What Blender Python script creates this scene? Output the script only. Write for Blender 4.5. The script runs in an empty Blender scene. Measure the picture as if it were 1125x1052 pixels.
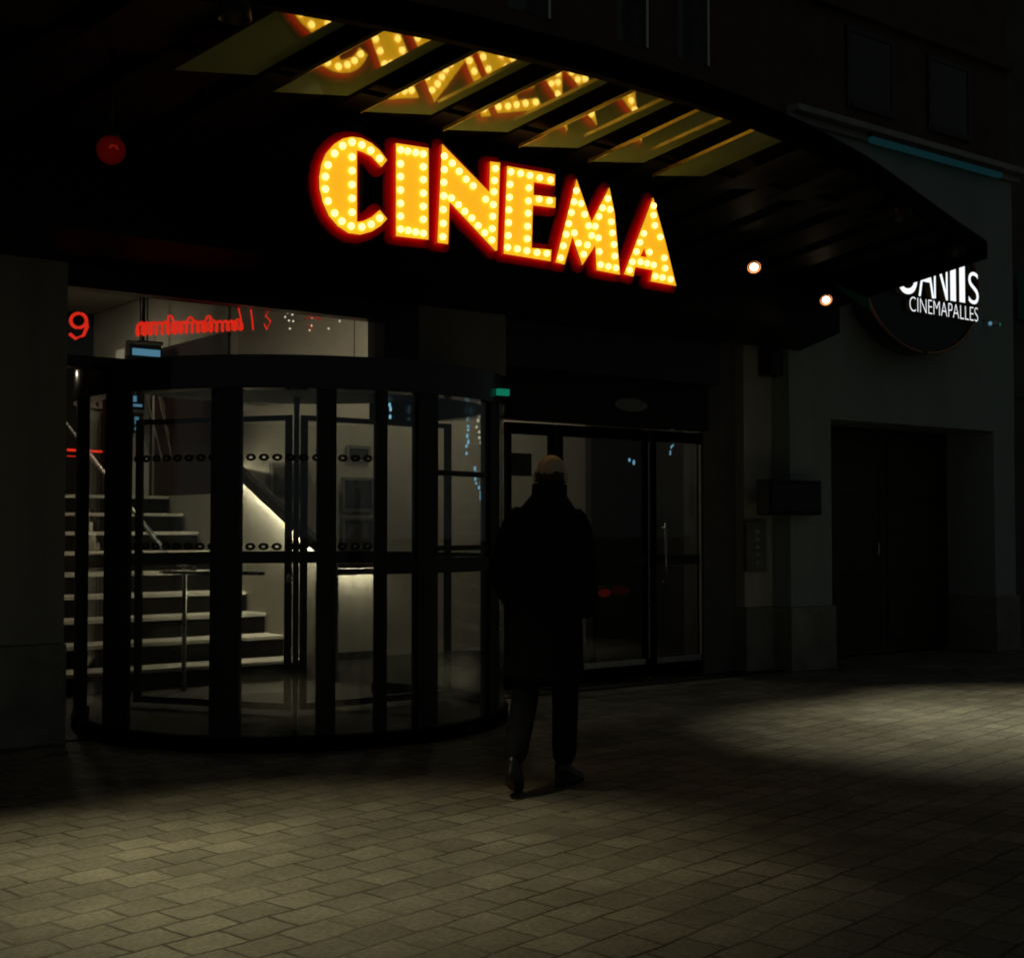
import bpy, bmesh, math, random
from mathutils import Vector, Matrix
from mathutils.geometry import tessellate_polygon
random.seed(7)
S = bpy.context.scene
COL = S.collection
rad = math.radians

# ------------------------------------------------------------------ camera
FPX, CX, CY, EYE = 1500.0, 562.5, 526.0, 1.4
A0, PIT = rad(52), math.atan(54 / 1500)
F0 = Vector((math.cos(A0), math.sin(A0), 0)); RV = Vector((math.sin(A0), -math.cos(A0), 0)); ZV = Vector((0, 0, 1))
FV = F0 * math.cos(PIT) + ZV * math.sin(PIT); UV = ZV * math.cos(PIT) - F0 * math.sin(PIT)
CAM = Vector((0, 0, EYE))
cd = bpy.data.cameras.new('camera'); cam = bpy.data.objects.new('camera', cd); COL.objects.link(cam)
cd.sensor_width = 36; cd.lens = 36 * FPX / 1125; cd.clip_end = 500; cd.clip_start = .05
cam.matrix_world = Matrix.Translation(CAM) @ Matrix((RV, UV, -FV)).transposed().to_4x4()
S.camera = cam


def ray(px, py): return FV + RV * ((px - CX) / FPX) + UV * ((CY - py) / FPX)
def onY(px, py, y): d = ray(px, py); return CAM + d * (y / d.y)
def onX(px, py, x): d = ray(px, py); return CAM + d * (x / d.x)
def onZ(px, py, z): d = ray(px, py); return CAM + d * ((z - EYE) / d.z)


# ------------------------------------------------------------------ materials
M = {}
def nt(name):
    m = bpy.data.materials.new(name); m.use_nodes = True; M[name] = m
    t = m.node_tree; t.nodes.clear(); o = t.nodes.new('ShaderNodeOutputMaterial')
    return m, t, o
def N(t, kind, **kw):
    n = t.nodes.new(kind)
    for k, v in kw.items():
        if k in n.inputs: n.inputs[k].default_value = v
        else: setattr(n, k, v)
    return n
def L(t, a, b): t.links.new(a, b)
def c4(c): return (c[0], c[1], c[2], 1)

def mat(name, col, rough=.6, metal=0, var=.25, scale=6, bump=.0, bscale=60, spec=.5, coat=0, streak=False):
    """Principled with two-scale noise colour variation, roughness variation and a fine bump."""
    m, t, o = nt(name)
    p = N(t, 'ShaderNodeBsdfPrincipled', Metallic=metal)
    p.inputs['Specular IOR Level'].default_value = spec
    p.inputs['Coat Weight'].default_value = coat
    tc = N(t, 'ShaderNodeTexCoord'); src = tc.outputs['Object']
    if streak:
        mp = N(t, 'ShaderNodeMapping'); mp.inputs['Scale'].default_value = (1, 1, .12); L(t, src, mp.inputs['Vector']); src2 = mp.outputs['Vector']
    else: src2 = src
    n1 = N(t, 'ShaderNodeTexNoise', Scale=scale, Detail=6.0, Roughness=.65); L(t, src2, n1.inputs['Vector'])
    r = N(t, 'ShaderNodeMapRange'); r.inputs['From Min'].default_value = .3; r.inputs['From Max'].default_value = .7
    r.inputs['To Min'].default_value = 1 - var; r.inputs['To Max'].default_value = 1 + var
    L(t, n1.outputs['Fac'], r.inputs['Value'])
    v = N(t, 'ShaderNodeVectorMath', operation='SCALE'); v.inputs[0].default_value = col[:3]
    L(t, r.outputs['Result'], v.inputs['Scale']); L(t, v.outputs['Vector'], p.inputs['Base Color'])
    r2 = N(t, 'ShaderNodeMapRange'); r2.inputs['To Min'].default_value = max(.02, rough - .1); r2.inputs['To Max'].default_value = min(1, rough + .12)
    L(t, n1.outputs['Fac'], r2.inputs['Value']); L(t, r2.outputs['Result'], p.inputs['Roughness'])
    if bump:
        n2 = N(t, 'ShaderNodeTexNoise', Scale=bscale, Detail=5.0); L(t, src, n2.inputs['Vector'])
        b = N(t, 'ShaderNodeBump', Strength=bump, Distance=.01); L(t, n2.outputs['Fac'], b.inputs['Height']); L(t, b.outputs['Normal'], p.inputs['Normal'])
    L(t, p.outputs['BSDF'], o.inputs['Surface'])
    return m

def emit(name, col, s):
    m, t, o = nt(name); e = N(t, 'ShaderNodeEmission', Color=c4(col), Strength=s); L(t, e.outputs[0], o.inputs[0]); return m

def glass(name, tint=(.95, .96, .955), refl=1.0):
    m, t, o = nt(name)
    tr = N(t, 'ShaderNodeBsdfTransparent', Color=c4(tint)); g = N(t, 'ShaderNodeBsdfGlossy', Roughness=.015, Color=(.9, .93, .95, 1))
    ge = N(t, 'ShaderNodeNewGeometry'); dt_ = N(t, 'ShaderNodeVectorMath', operation='DOT_PRODUCT'); L(t, ge.outputs['Normal'], dt_.inputs[0]); L(t, ge.outputs['Incoming'], dt_.inputs[1])
    ab = N(t, 'ShaderNodeMath', operation='ABSOLUTE'); L(t, dt_.outputs['Value'], ab.inputs[0]); om = N(t, 'ShaderNodeMath', operation='SUBTRACT'); om.inputs[0].default_value = 1; L(t, ab.outputs[0], om.inputs[1])
    pw = N(t, 'ShaderNodeMath', operation='POWER'); pw.inputs[1].default_value = 5; L(t, om.outputs[0], pw.inputs[0]); fr = N(t, 'ShaderNodeMath', operation='MULTIPLY_ADD', use_clamp=True); fr.inputs[1].default_value = .95; fr.inputs[2].default_value = .045; L(t, pw.outputs[0], fr.inputs[0])
    mu = N(t, 'ShaderNodeMath', operation='MULTIPLY'); mu.inputs[1].default_value = refl
    L(t, fr.outputs[0], mu.inputs[0]); mx = N(t, 'ShaderNodeMixShader'); L(t, mu.outputs[0], mx.inputs[0]); L(t, tr.outputs[0], mx.inputs[1]); L(t, g.outputs[0], mx.inputs[2])
    # faint grime that catches light
    d = N(t, 'ShaderNodeBsdfDiffuse', Color=(.5, .48, .42, 1)); tc = N(t, 'ShaderNodeTexCoord'); n = N(t, 'ShaderNodeTexNoise', Scale=3.0, Detail=8.0)
    L(t, tc.outputs['Object'], n.inputs['Vector']); r = N(t, 'ShaderNodeMapRange'); r.inputs['From Min'].default_value = .45; r.inputs['From Max'].default_value = .8; r.inputs['To Max'].default_value = .007
    L(t, n.outputs['Fac'], r.inputs['Value']); m2 = N(t, 'ShaderNodeMixShader'); L(t, r.outputs[0], m2.inputs[0]); L(t, mx.outputs[0], m2.inputs[1]); L(t, d.outputs[0], m2.inputs[2])
    L(t, m2.outputs[0], o.inputs[0]); return m

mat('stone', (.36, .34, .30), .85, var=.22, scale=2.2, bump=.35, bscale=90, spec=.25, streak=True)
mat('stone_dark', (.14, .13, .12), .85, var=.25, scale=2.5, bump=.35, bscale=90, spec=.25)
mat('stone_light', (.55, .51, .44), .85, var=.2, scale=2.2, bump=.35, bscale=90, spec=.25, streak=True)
mat('plinth', (.30, .285, .255), .8, var=.3, scale=3, bump=.4, bscale=70, spec=.25)
mat('render_wall', (.37, .43, .41), .9, var=.16, scale=1.1, bump=.3, bscale=120, spec=.2, streak=True)
mat('cornice', (.42, .43, .41), .8, var=.2, scale=3, bump=.2, spec=.2)
mat('brown_wall', (.13, .085, .065), .85, var=.3, scale=3, bump=.4, bscale=50, spec=.2)
mat('black_metal', (.014, .013, .013), .38, .0, var=.4, scale=5, bump=.06, spec=.45)
mat('black_paint', (.012, .0115, .012), .55, var=.4, scale=4, bump=.08, spec=.3)
mat('black_gloss', (.008, .008, .009), .12, var=.3, scale=4, spec=.6)
mat('beam', (.004, .0037, .0034), .8, var=.4, scale=7, bump=.05, spec=.03)
mat('beam_side', (.20, .17, .11), .30, .6, var=.3, scale=7, spec=.5)
mat('bronze', (.42, .34, .13), .22, .8, var=.2, scale=9)
mat('wood', (.045, .028, .018), .5, var=.5, scale=3, bump=.2, bscale=25, streak=True)
mat('pale_wall', (.55, .52, .45), .8, var=.08, scale=1.5, bump=.1, spec=.3)
mat('parapet', (.66, .63, .56), .7, var=.06, scale=2, bump=.08, spec=.3)
mat('red_wall', (.045, .016, .013), .6, var=.4, scale=2, spec=.3)
mat('dark_wall', (.03, .027, .025), .7, var=.4, scale=2, spec=.3)
mat('grey_panel', (.62, .63, .62), .5, var=.15, scale=3, spec=.4)
mat('lobby_floor', (.016, .014, .012), .6, var=.4, scale=2.5, spec=.3)
mat('lobby_ceiling', (.35, .33, .29), .85, var=.06, scale=2)
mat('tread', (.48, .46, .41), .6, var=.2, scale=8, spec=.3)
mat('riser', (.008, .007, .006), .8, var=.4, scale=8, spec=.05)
mat('steel', (.55, .55, .54), .28, 1, var=.15, scale=9)
mat('print_dark', (.05, .05, .052), .4, var=.7, scale=7, spec=.4)
mat('print_mid', (.10, .085, .075), .4, var=.8, scale=9, spec=.4)
mat('frame_grey', (.20, .20, .19), .45, var=.2)
m = mat('letter_face', (.92, .42, .008), .55, var=.10, scale=14, spec=.1)
pb_ = [n for n in m.node_tree.nodes if n.type == 'BSDF_PRINCIPLED'][0]; pb_.inputs['Emission Color'].default_value = (1, .50, .016, 1); pb_.inputs['Emission Strength'].default_value = .85
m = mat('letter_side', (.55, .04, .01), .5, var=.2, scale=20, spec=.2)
pb_ = [n for n in m.node_tree.nodes if n.type == 'BSDF_PRINCIPLED'][0]; pb_.inputs['Emission Color'].default_value = (1, .06, .008, 1); pb_.inputs['Emission Strength'].default_value = .3  # red emission on the letter sides imitates a halation rim
mat('halo_board_red', (.40, .005, .004), .95, var=.15, scale=8, spec=.0)  # red of the added board that imitates halation
mat('coat', (.013, .013, .015), .95, var=.35, scale=25, bump=.6, bscale=140, spec=.1)
mat('trousers', (.016, .016, .018), .9, var=.3, scale=30, bump=.4, bscale=150, spec=.1)
mat('shoe', (.02, .017, .015), .35, var=.3, scale=20)
mat('skin', (.68, .46, .30), .5, var=.10, scale=30, bump=.12, bscale=160)
mat('hair', (.06, .045, .035), .8, var=.3, scale=80, bump=.6, bscale=250)
mat('disc', (.012, .012, .02), .3, var=.3, scale=3, spec=.5)
mat('letter_return', (.55, .38, .16), .5, var=.15, scale=12)
mat('white_plastic', (.6, .6, .58), .4, var=.1)
mat('copper_ring', (.55, .25, .12), .3, .9, var=.15)
mat('teal_glass', (.06, .5, .36), .12, var=.3, scale=5, spec=.6)
mat('plaque', (.22, .22, .22), .5, var=.3, scale=12)
emit('bulb', (1.0, .66, .19), 3.0)
emit('halo_red', (1.0, .03, .008), 1.7)  # added on the letter backs to light the board as halation
emit('lamp_white', (1.0, .74, .44), 5)
emit('copper_glow', (1.0, .25, .06), .9)
emit('lobby_light', (1.0, .86, .60), 48)
emit('led', (1.0, .87, .60), 135)
emit('landing_light', (1.0, .86, .62), 12)
emit('led_soft', (1.0, .87, .60), 30)
emit('strip_light', (1.0, .88, .62), 1.1)
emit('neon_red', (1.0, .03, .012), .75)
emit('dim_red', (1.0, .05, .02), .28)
emit('red_lens', (1.0, .03, .02), .06)
emit('red_core', (1.0, .22, .12), .55)
emit('screen_blue', (.20, .55, .80), .38)
emit('fairy_blue', (.35, .75, 1.0), .75)
emit('fairy_warm', (1.0, .88, .62), .8)
emit('amber', (1.0, .42, .18), 1.1)
emit('white_sign', (.90, .95, 1.0), 1.15)
emit('exit_green', (.02, .75, .40), .2)
emit('teal_light', (.10, .58, .66), .026)
emit('teal_dim', (.10, .62, .5), .005)
emit('tail_red', (1.0, .08, .03), .045)
emit('tail_dim', (1.0, .08, .03), .012)
m, t, o = nt('red_haze')
e_ = N(t, 'ShaderNodeEmission', Color=(1.0, .03, .02, 1), Strength=.035); tr_ = N(t, 'ShaderNodeBsdfTransparent', Color=(1, .6, .6, 1)); mx_ = N(t, 'ShaderNodeMixShader'); mx_.inputs[0].default_value = .45
L(t, tr_.outputs[0], mx_.inputs[1]); L(t, e_.outputs[0], mx_.inputs[2]); L(t, mx_.outputs[0], o.inputs[0])
glass('clear_glass'); glass('door_glass', (.68, .70, .70)); glass('window_glass', (.7, .72, .73), 1.2)

# canopy ceiling panels: olive lacquered glass, strongly mirrored
m, t, o = nt('ceiling_panel')
d = N(t, 'ShaderNodeBsdfDiffuse', Color=(.46, .62, .30, 1)); g = N(t, 'ShaderNodeBsdfGlossy', Roughness=.045, Color=(.72, .76, .50, 1))
tc = N(t, 'ShaderNodeTexCoord'); n = N(t, 'ShaderNodeTexNoise', Scale=2.2, Detail=4.0); L(t, tc.outputs['Object'], n.inputs['Vector'])
b = N(t, 'ShaderNodeBump', Strength=.05, Distance=.02); L(t, n.outputs['Fac'], b.inputs['Height']); L(t, b.outputs['Normal'], g.inputs['Normal'])
mx = N(t, 'ShaderNodeMixShader'); mx.inputs[0].default_value = .55; L(t, d.outputs[0], mx.inputs[1]); L(t, g.outputs[0], mx.inputs[2]); L(t, mx.outputs[0], o.inputs[0])

# paving: running-bond concrete setts with worn joints
m, t, o = nt('paving')
p = N(t, 'ShaderNodeBsdfPrincipled'); p.inputs['Specular IOR Level'].default_value = .35
tc = N(t, 'ShaderNodeTexCoord'); nz = N(t, 'ShaderNodeTexNoise', Scale=3.5, Detail=3.0); L(t, tc.outputs['Object'], nz.inputs['Vector'])
ms = N(t, 'ShaderNodeVectorMath', operation='SUBTRACT'); ms.inputs[1].default_value = (.5, .5, .5); L(t, nz.outputs['Color'], ms.inputs[0])
sc = N(t, 'ShaderNodeVectorMath', operation='SCALE'); sc.inputs['Scale'].default_value = .05; L(t, ms.outputs[0], sc.inputs[0])
ad = N(t, 'ShaderNodeVectorMath', operation='ADD'); L(t, tc.outputs['Object'], ad.inputs[0]); L(t, sc.outputs[0], ad.inputs[1])
mp = N(t, 'ShaderNodeMapping'); mp.inputs['Rotation'].default_value = (0, 0, rad(-10.5)); L(t, ad.outputs[0], mp.inputs['Vector'])
br = N(t, 'ShaderNodeTexBrick', Scale=1.0, offset=.5, squash=1.0)
br.inputs['Color1'].default_value = (.25, .23, .185, 1); br.inputs['Color2'].default_value = (.165, .15, .122, 1); br.inputs['Mortar'].default_value = (.07, .06, .05, 1)
br.inputs['Mortar Size'].default_value = .010; br.inputs['Mortar Smooth'].default_value = .75; br.inputs['Brick Width'].default_value = .225; br.inputs['Row Height'].default_value = .18
L(t, mp.outputs[0], br.inputs['Vector'])
n2 = N(t, 'ShaderNodeTexNoise', Scale=1.3, Detail=8.0, Roughness=.7); L(t, tc.outputs['Object'], n2.inputs['Vector'])
n3 = N(t, 'ShaderNodeTexNoise', Scale=45.0, Detail=4.0); L(t, tc.outputs['Object'], n3.inputs['Vector'])
rr = N(t, 'ShaderNodeMapRange'); rr.inputs['From Min'].default_value = .25; rr.inputs['From Max'].default_value = .75; rr.inputs['To Min'].default_value = .6; rr.inputs['To Max'].default_value = 1.25; L(t, n2.outputs['Fac'], rr.inputs['Value'])
r3 = N(t, 'ShaderNodeMapRange'); r3.inputs['From Min'].default_value = .3; r3.inputs['From Max'].default_value = .7; r3.inputs['To Min'].default_value = .75; r3.inputs['To Max'].default_value = 1.2; L(t, n3.outputs['Fac'], r3.inputs['Value'])
mm = N(t, 'ShaderNodeMath', operation='MULTIPLY'); L(t, rr.outputs[0], mm.inputs[0]); L(t, r3.outputs[0], mm.inputs[1])
vs = N(t, 'ShaderNodeVectorMath', operation='SCALE'); n5 = N(t, 'ShaderNodeTexNoise', Scale=1.7, Detail=3.0); L(t, tc.outputs['Object'], n5.inputs['Vector'])
r5 = N(t, 'ShaderNodeMapRange'); r5.inputs['From Min'].default_value = .38; r5.inputs['From Max'].default_value = .62; r5.inputs['To Min'].default_value = .15; L(t, n5.outputs['Fac'], r5.inputs['Value'])
mj = N(t, 'ShaderNodeMath', operation='MULTIPLY'); L(t, br.outputs['Fac'], mj.inputs[0]); L(t, r5.outputs[0], mj.inputs[1])
br2 = N(t, 'ShaderNodeMix', data_type='RGBA'); br2.inputs['B'].default_value = (.035, .028, .022, 1); L(t, mj.outputs[0], br2.inputs['Factor']) if False else L(t, mj.outputs[0], br2.inputs[0])
br.inputs['Mortar'].default_value = (.18, .165, .135, 1); L(t, br.outputs['Color'], br2.inputs[6]); br2.inputs[7].default_value = (.055, .046, .036, 1)
vo = N(t, 'ShaderNodeTexVoronoi', Scale=1.9); L(t, tc.outputs['Object'], vo.inputs['Vector'])
rg = N(t, 'ShaderNodeMapRange'); rg.inputs['From Min'].default_value = .035; rg.inputs['From Max'].default_value = .06; rg.inputs['To Min'].default_value = .5; L(t, vo.outputs['Distance'], rg.inputs['Value'])
n6 = N(t, 'ShaderNodeTexNoise', Scale=.55, Detail=9.0, Roughness=.75); L(t, tc.outputs['Object'], n6.inputs['Vector'])
r6 = N(t, 'ShaderNodeMapRange'); r6.inputs['From Min'].default_value = .40; r6.inputs['From Max'].default_value = .60; r6.inputs['To Min'].default_value = .68; r6.inputs['To Max'].default_value = 1.12; L(t, n6.outputs['Fac'], r6.inputs['Value'])
mg = N(t, 'ShaderNodeMath', operation='MULTIPLY'); L(t, rg.outputs[0], mg.inputs[0]); L(t, r6.outputs[0], mg.inputs[1])
vg = N(t, 'ShaderNodeVectorMath', operation='SCALE'); L(t, br2.outputs[2], vg.inputs[0]); L(t, mg.outputs[0], vg.inputs['Scale']); L(t, vg.outputs[0], vs.inputs[0]); L(t, mm.outputs[0], vs.inputs['Scale']); L(t, vs.outputs[0], p.inputs['Base Color'])
r4 = N(t, 'ShaderNodeMapRange'); r4.inputs['To Min'].default_value = .5; r4.inputs['To Max'].default_value = .9; L(t, n2.outputs['Fac'], r4.inputs['Value']); L(t, r4.outputs[0], p.inputs['Roughness'])
hm = N(t, 'ShaderNodeMath', operation='MULTIPLY_ADD'); hm.inputs[1].default_value = -1.0; L(t, br.outputs['Fac'], hm.inputs[0])
h3 = N(t, 'ShaderNodeMath', operation='MULTIPLY'); h3.inputs[1].default_value = .35; L(t, n3.outputs['Fac'], h3.inputs[0]); L(t, h3.outputs[0], hm.inputs[2])
bp = N(t, 'ShaderNodeBump', Strength=.6, Distance=.010); L(t, hm.outputs[0], bp.inputs['Height']); L(t, bp.outputs[0], p.inputs['Normal']); L(t, p.outputs[0], o.inputs[0])


# ------------------------------------------------------------------ object helpers
def wloc(o):
    v = Vector((0, 0, 0))
    while o is not None: v += o.location; o = o.parent
    return v
def tag(o, label=None, cat=None, group=None, kind=None):
    for k, v in (('label', label), ('category', cat), ('group', group), ('kind', kind)):
        if v: o[k] = v
    return o
def empty(name, loc, label, cat, group=None, rz=0):
    o = bpy.data.objects.new(name, None); COL.objects.link(o); o.location = loc; o.rotation_euler.z = rz; o.empty_display_size = .2
    return tag(o, label, cat, group)

class MB:
    def __init__(s): s.bm = bmesh.new()
    def box(s, x0, x1, y0, y1, z0, z1, bev=0, mi=0):
        vs = [s.bm.verts.new((x, y, z)) for z in (z0, z1) for x, y in ((x0, y0), (x1, y0), (x1, y1), (x0, y1))]
        fs = [s.bm.faces.new([vs[i] for i in q]) for q in ((3, 2, 1, 0), (4, 5, 6, 7), (0, 1, 5, 4), (1, 2, 6, 5), (2, 3, 7, 6), (3, 0, 4, 7))]
        for f in fs: f.material_index = mi
        if bev:
            es = list({e for f in fs for e in f.edges})
            bmesh.ops.bevel(s.bm, geom=es, offset=bev, segments=2, affect='EDGES', profile=.6)
        return s
    def hexa(s, P, mi=0):
        vs = [s.bm.verts.new(p) for p in P]
        for q in ((3, 2, 1, 0), (4, 5, 6, 7), (0, 1, 5, 4), (1, 2, 6, 5), (2, 3, 7, 6), (3, 0, 4, 7)):
            s.bm.faces.new([vs[i] for i in q]).material_index = mi
        return s
    def tube(s, pts, r, seg=10, cap=True, mi=0):
        pts = [Vector(p) for p in pts]; rings = []; up = None
        rs = r if isinstance(r, (list, tuple)) else [r] * len(pts)
        for i, p in enumerate(pts):
            d = (pts[min(i + 1, len(pts) - 1)] - pts[max(i - 1, 0)]).normalized()
            if up is None: up = Vector((0, 0, 1)) if abs(d.z) < .9 else Vector((1, 0, 0))
            a = d.cross(up)
            a = a.normalized() if a.length > 1e-6 else Vector((1, 0, 0))
            b = d.cross(a).normalized(); up = -b if False else up
            rings.append([s.bm.verts.new(p + (a * math.cos(k * 2 * math.pi / seg) + b * math.sin(k * 2 * math.pi / seg)) * rs[i]) for k in range(seg)])
        for u, v in zip(rings, rings[1:]):
            for k in range(seg): f = s.bm.faces.new((u[k], u[(k + 1) % seg], v[(k + 1) % seg], v[k])); f.smooth = True; f.material_index = mi
        if cap: s.bm.faces.new(rings[0][::-1]).material_index = mi; s.bm.faces.new(rings[-1]).material_index = mi
        return s
    def lathe(s, prof, c, axis='z', seg=24, mi=0, smooth=True):
        """profile of (radius, height) round an axis through c"""
        c = Vector(c); rings = []
        for r, h in prof:
            ring = []
            for k in range(seg):
                a = 2 * math.pi * k / seg; u, v = r * math.cos(a), r * math.sin(a)
                ring.append(s.bm.verts.new(c + (Vector((u, v, h)) if axis == 'z' else Vector((u, h, v)))))
            rings.append(ring)
        for u, v in zip(rings, rings[1:]):
            for k in range(seg): f = s.bm.faces.new((u[k], u[(k + 1) % seg], v[(k + 1) % seg], v[k])); f.smooth = smooth; f.material_index = mi
        s.bm.faces.new(rings[0][::-1]).material_index = mi; s.bm.faces.new(rings[-1]).material_index = mi
        return s
    def ball(s, c, r, mi=0, u=12, v=8):
        q = bmesh.ops.create_uvsphere(s.bm, u_segments=u, v_segments=v, radius=1)
        rr = r if isinstance(r, (tuple, list)) else (r, r, r)
        for x in q['verts']:
            x.co = Vector((x.co.x * rr[0], x.co.y * rr[1], x.co.z * rr[2])) + Vector(c)
            for f in x.link_faces: f.smooth = True; f.material_index = mi
        return s
    def prism(s, loops, off, mis=(0, 0, 0)):
        """loops: outer + holes as world points; extruded by off. material: front, side, back"""
        off = Vector(off); loops = [[Vector(p) for p in l] for l in loops]
        tri = tessellate_polygon(loops); flat = [p for l in loops for p in l]
        fr = [s.bm.verts.new(p) for p in flat]; bk = [s.bm.verts.new(p + off) for p in flat]
        for a, b, c in tri:
            s.bm.faces.new((fr[a], fr[b], fr[c])).material_index = mis[0]; s.bm.faces.new((bk[c], bk[b], bk[a])).material_index = mis[2]
        i = 0
        for l in loops:
            n = len(l)
            for k in range(n):
                a, b = i + k, i + (k + 1) % n
                s.bm.faces.new((fr[a], bk[a], bk[b], fr[b])).material_index = mis[1]
            i += n
        return s
    def obj(s, name, mats, parent=None, label=None, local=False, fix=True):
        if fix: bmesh.ops.recalc_face_normals(s.bm, faces=s.bm.faces)
        if parent is not None and not local:
            bmesh.ops.translate(s.bm, verts=s.bm.verts, vec=-wloc(parent))
        me = bpy.data.meshes.new(name); s.bm.to_mesh(me); s.bm.free()
        for mm in (mats if isinstance(mats, (list, tuple)) else [mats]): me.materials.append(M[mm])
        o = bpy.data.objects.new(name, me); COL.objects.link(o)
        if parent is not None: o.parent = parent
        if label: o['label'] = label
        return o
def B(*a, **k): return MB().box(*a, **k)

def solo(name, mb, mats, label, cat, group=None, kind=None):
    """a thing that is one mesh: put its origin at its base centre"""
    vs = [v.co for v in mb.bm.verts]
    c = Vector(((min(v.x for v in vs) + max(v.x for v in vs)) / 2, (min(v.y for v in vs) + max(v.y for v in vs)) / 2, min(v.z for v in vs)))
    bmesh.ops.translate(mb.bm, verts=mb.bm.verts, vec=-c)
    o = mb.obj(name, mats); o.location = c
    return tag(o, label, cat, group, kind)

def text_mesh(body, size, depth, sx=1, sz=1, bold=0.0):
    cu = bpy.data.curves.new('lettering', 'FONT'); cu.body = body; cu.size = size; cu.extrude = depth / 2; cu.offset = bold; cu.align_x = 'CENTER'
    ob = bpy.data.objects.new('tmp', cu); COL.objects.link(ob); dg = bpy.context.evaluated_depsgraph_get(); dg.update()
    me = bpy.data.meshes.new_from_object(ob.evaluated_get(dg)); bpy.data.objects.remove(ob); bpy.data.curves.remove(cu)
    bm = bmesh.new(); bm.from_mesh(me); bpy.data.meshes.remove(me)
    for v in bm.verts: v.co = Vector((v.co.x * sx, -v.co.z, v.co.y * sz))
    return bm

# ------------------------------------------------------------------ setting
YF = 8.85                      # face line of the cinema and its neighbour
g = MB(); q = [g.bm.verts.new(p) for p in ((-150, -150, 0), (150, -150, 0), (150, 150, 0), (-150, 150, 0))]; g.bm.faces.new(q)
tag(g.obj('pavement', 'paving'), kind='structure')
tag(B(2.0, 11.2, 8.9, 17.6, .004, .012).obj('lobby_floor', 'lobby_floor'), kind='structure')

XL = onY(73, 500, YF).x        # right edge of the left pier
LB = 3.15                      # underside of the black lintel
cb = empty('cinema_building', (4.5, YF, 0), 'dark cinema building of stone piers and black lintel behind the red and gold lit sign', 'building')
B(-8, XL, YF, YF + .4, .65, LB + .5, bev=.01).obj('pier', 'stone', cb)
B(-8.02, XL - .02 + .03, YF - .025, YF + .4, 0, .648, bev=.012).obj('plinth', 'plinth', cb)
X1, X2 = onY(460, 400, YF).x, onY(556, 400, YF).x
B(X1, X2, YF, YF + .3, 2.62, LB + .3, bev=.008).obj('wall_panel', 'stone', cb)
XT = onY(423, 400, YF).x
B(XT, X1 - .003, YF + .01, YF + .25, 2.52, LB + .3).obj('transom_post', 'black_metal', cb)
B(XL + .003, XT - .003, YF + .02, YF + .16, 3.0, LB + .3).obj('transom_head', 'black_metal', cb)
B(XL + .003, XT - .003, YF + .02, YF + .16, 2.47, 2.545).obj('transom_sill', 'black_metal', cb)
B(XL + .003, XT - .003, YF + .075, YF + .085, 2.547, 2.998).obj('transom_pane', 'clear_glass', cb)
B(XT, X2, YF + .02, YF + .22, 2.50, 2.617).obj('transom_beam', 'black_metal', cb)
# door recess head and side
B(X2 + .003, 9.5, YF + .25, YF + .43, 2.33, 3.6).obj('door_head', 'black_paint', cb)
B(X2 + .003, 9.5, YF + .1, YF + .25, 2.75, 3.6).obj('head_box', 'black_metal', cb)
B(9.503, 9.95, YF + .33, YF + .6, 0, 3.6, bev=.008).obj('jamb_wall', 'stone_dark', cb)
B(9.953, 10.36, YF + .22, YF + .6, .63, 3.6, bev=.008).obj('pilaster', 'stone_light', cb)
B(9.95, 10.37, YF + .195, YF + .6, 0, .627, bev=.01).obj('plinth', 'plinth', cb)
# upper storeys
up = MB()
zs, ze = 5.72, 7.6
wins = [(onY(558, 12, YF).x, onY(605, 12, YF).x), (onY(678, 45, YF).x, onY(712, 45, YF).x), (onY(745, 65, YF).x, onY(779, 65, YF).x)]
up.box(-8, 10.35, YF, YF + .4, LB + .5, zs)
xs = -8
for a, b in wins: up.box(xs, a, YF, YF + .4, zs + .002, ze); xs = b
up.box(xs, 10.35, YF, YF + .4, zs + .002, ze); up.box(-8, 10.35, YF, YF + .4, ze + .002, 9.5)
up.obj('upper_wall', 'brown_wall', cb)
for a, b in wins:
    fr = MB().box(a, a + .05, YF + .1, YF + .18, zs, ze).box(a + .05, b - .05, YF + .1, YF + .18, zs, zs + .06).box(a + .05, b - .05, YF + .1, YF + .18, ze - .06, ze)
    w = fr.obj('window', 'black_metal', cb)
    B(a + .05, b - .05, YF + .13, YF + .14, zs + .06, ze - .06).obj('pane', 'window_glass', w)
    B(a + .05, b - .02, YF + .32, YF + .33, zs + .02, ze).obj('curtain', 'pale_wall', w)
    B(b - .05, b - .022, YF - .03, YF + .17, zs, ze).obj('jamb_trim', 'steel', w)
# lobby shell
sh = MB().box(6.32, 11.25, 12.62, 12.8, .012, 4.05)
sh.obj('rear_wall', 'pale_wall', cb)
B(6.3, 6.42, 12.805, 16.5, 3.42, 4.05).obj('stairwell_wall', 'pale_wall', cb)
B(6.3, 6.42, 12.805, 16.5, 1.76, 3.417).obj('stairwell_panel', 'red_wall', cb)
B(6.3, 6.42, 12.805, 16.5, .012, 1.757).obj('stairwell_base', 'pale_wall', cb)
B(1.8, 6.45, 16.5, 16.7, .012, 4.05).obj('end_wall', 'dark_wall', cb)
B(1.8, 2.0, 9.26, 16.7, .012, 4.05).obj('side_wall', 'dark_wall', cb)
B(11.26, 11.4, 9.3, 12.8, .012, 4.05).obj('side_wall', 'dark_wall', cb)
XD = onY(643, 500, 12.0).x
B(XD, 11.25, 11.9, 12.0, .012, 4.05).obj('partition', 'dark_wall', cb)
B(1.8, 11.4, YF + .41, 16.7, 4.06, 4.2).obj('lobby_ceiling', 'lobby_ceiling', cb)

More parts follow.
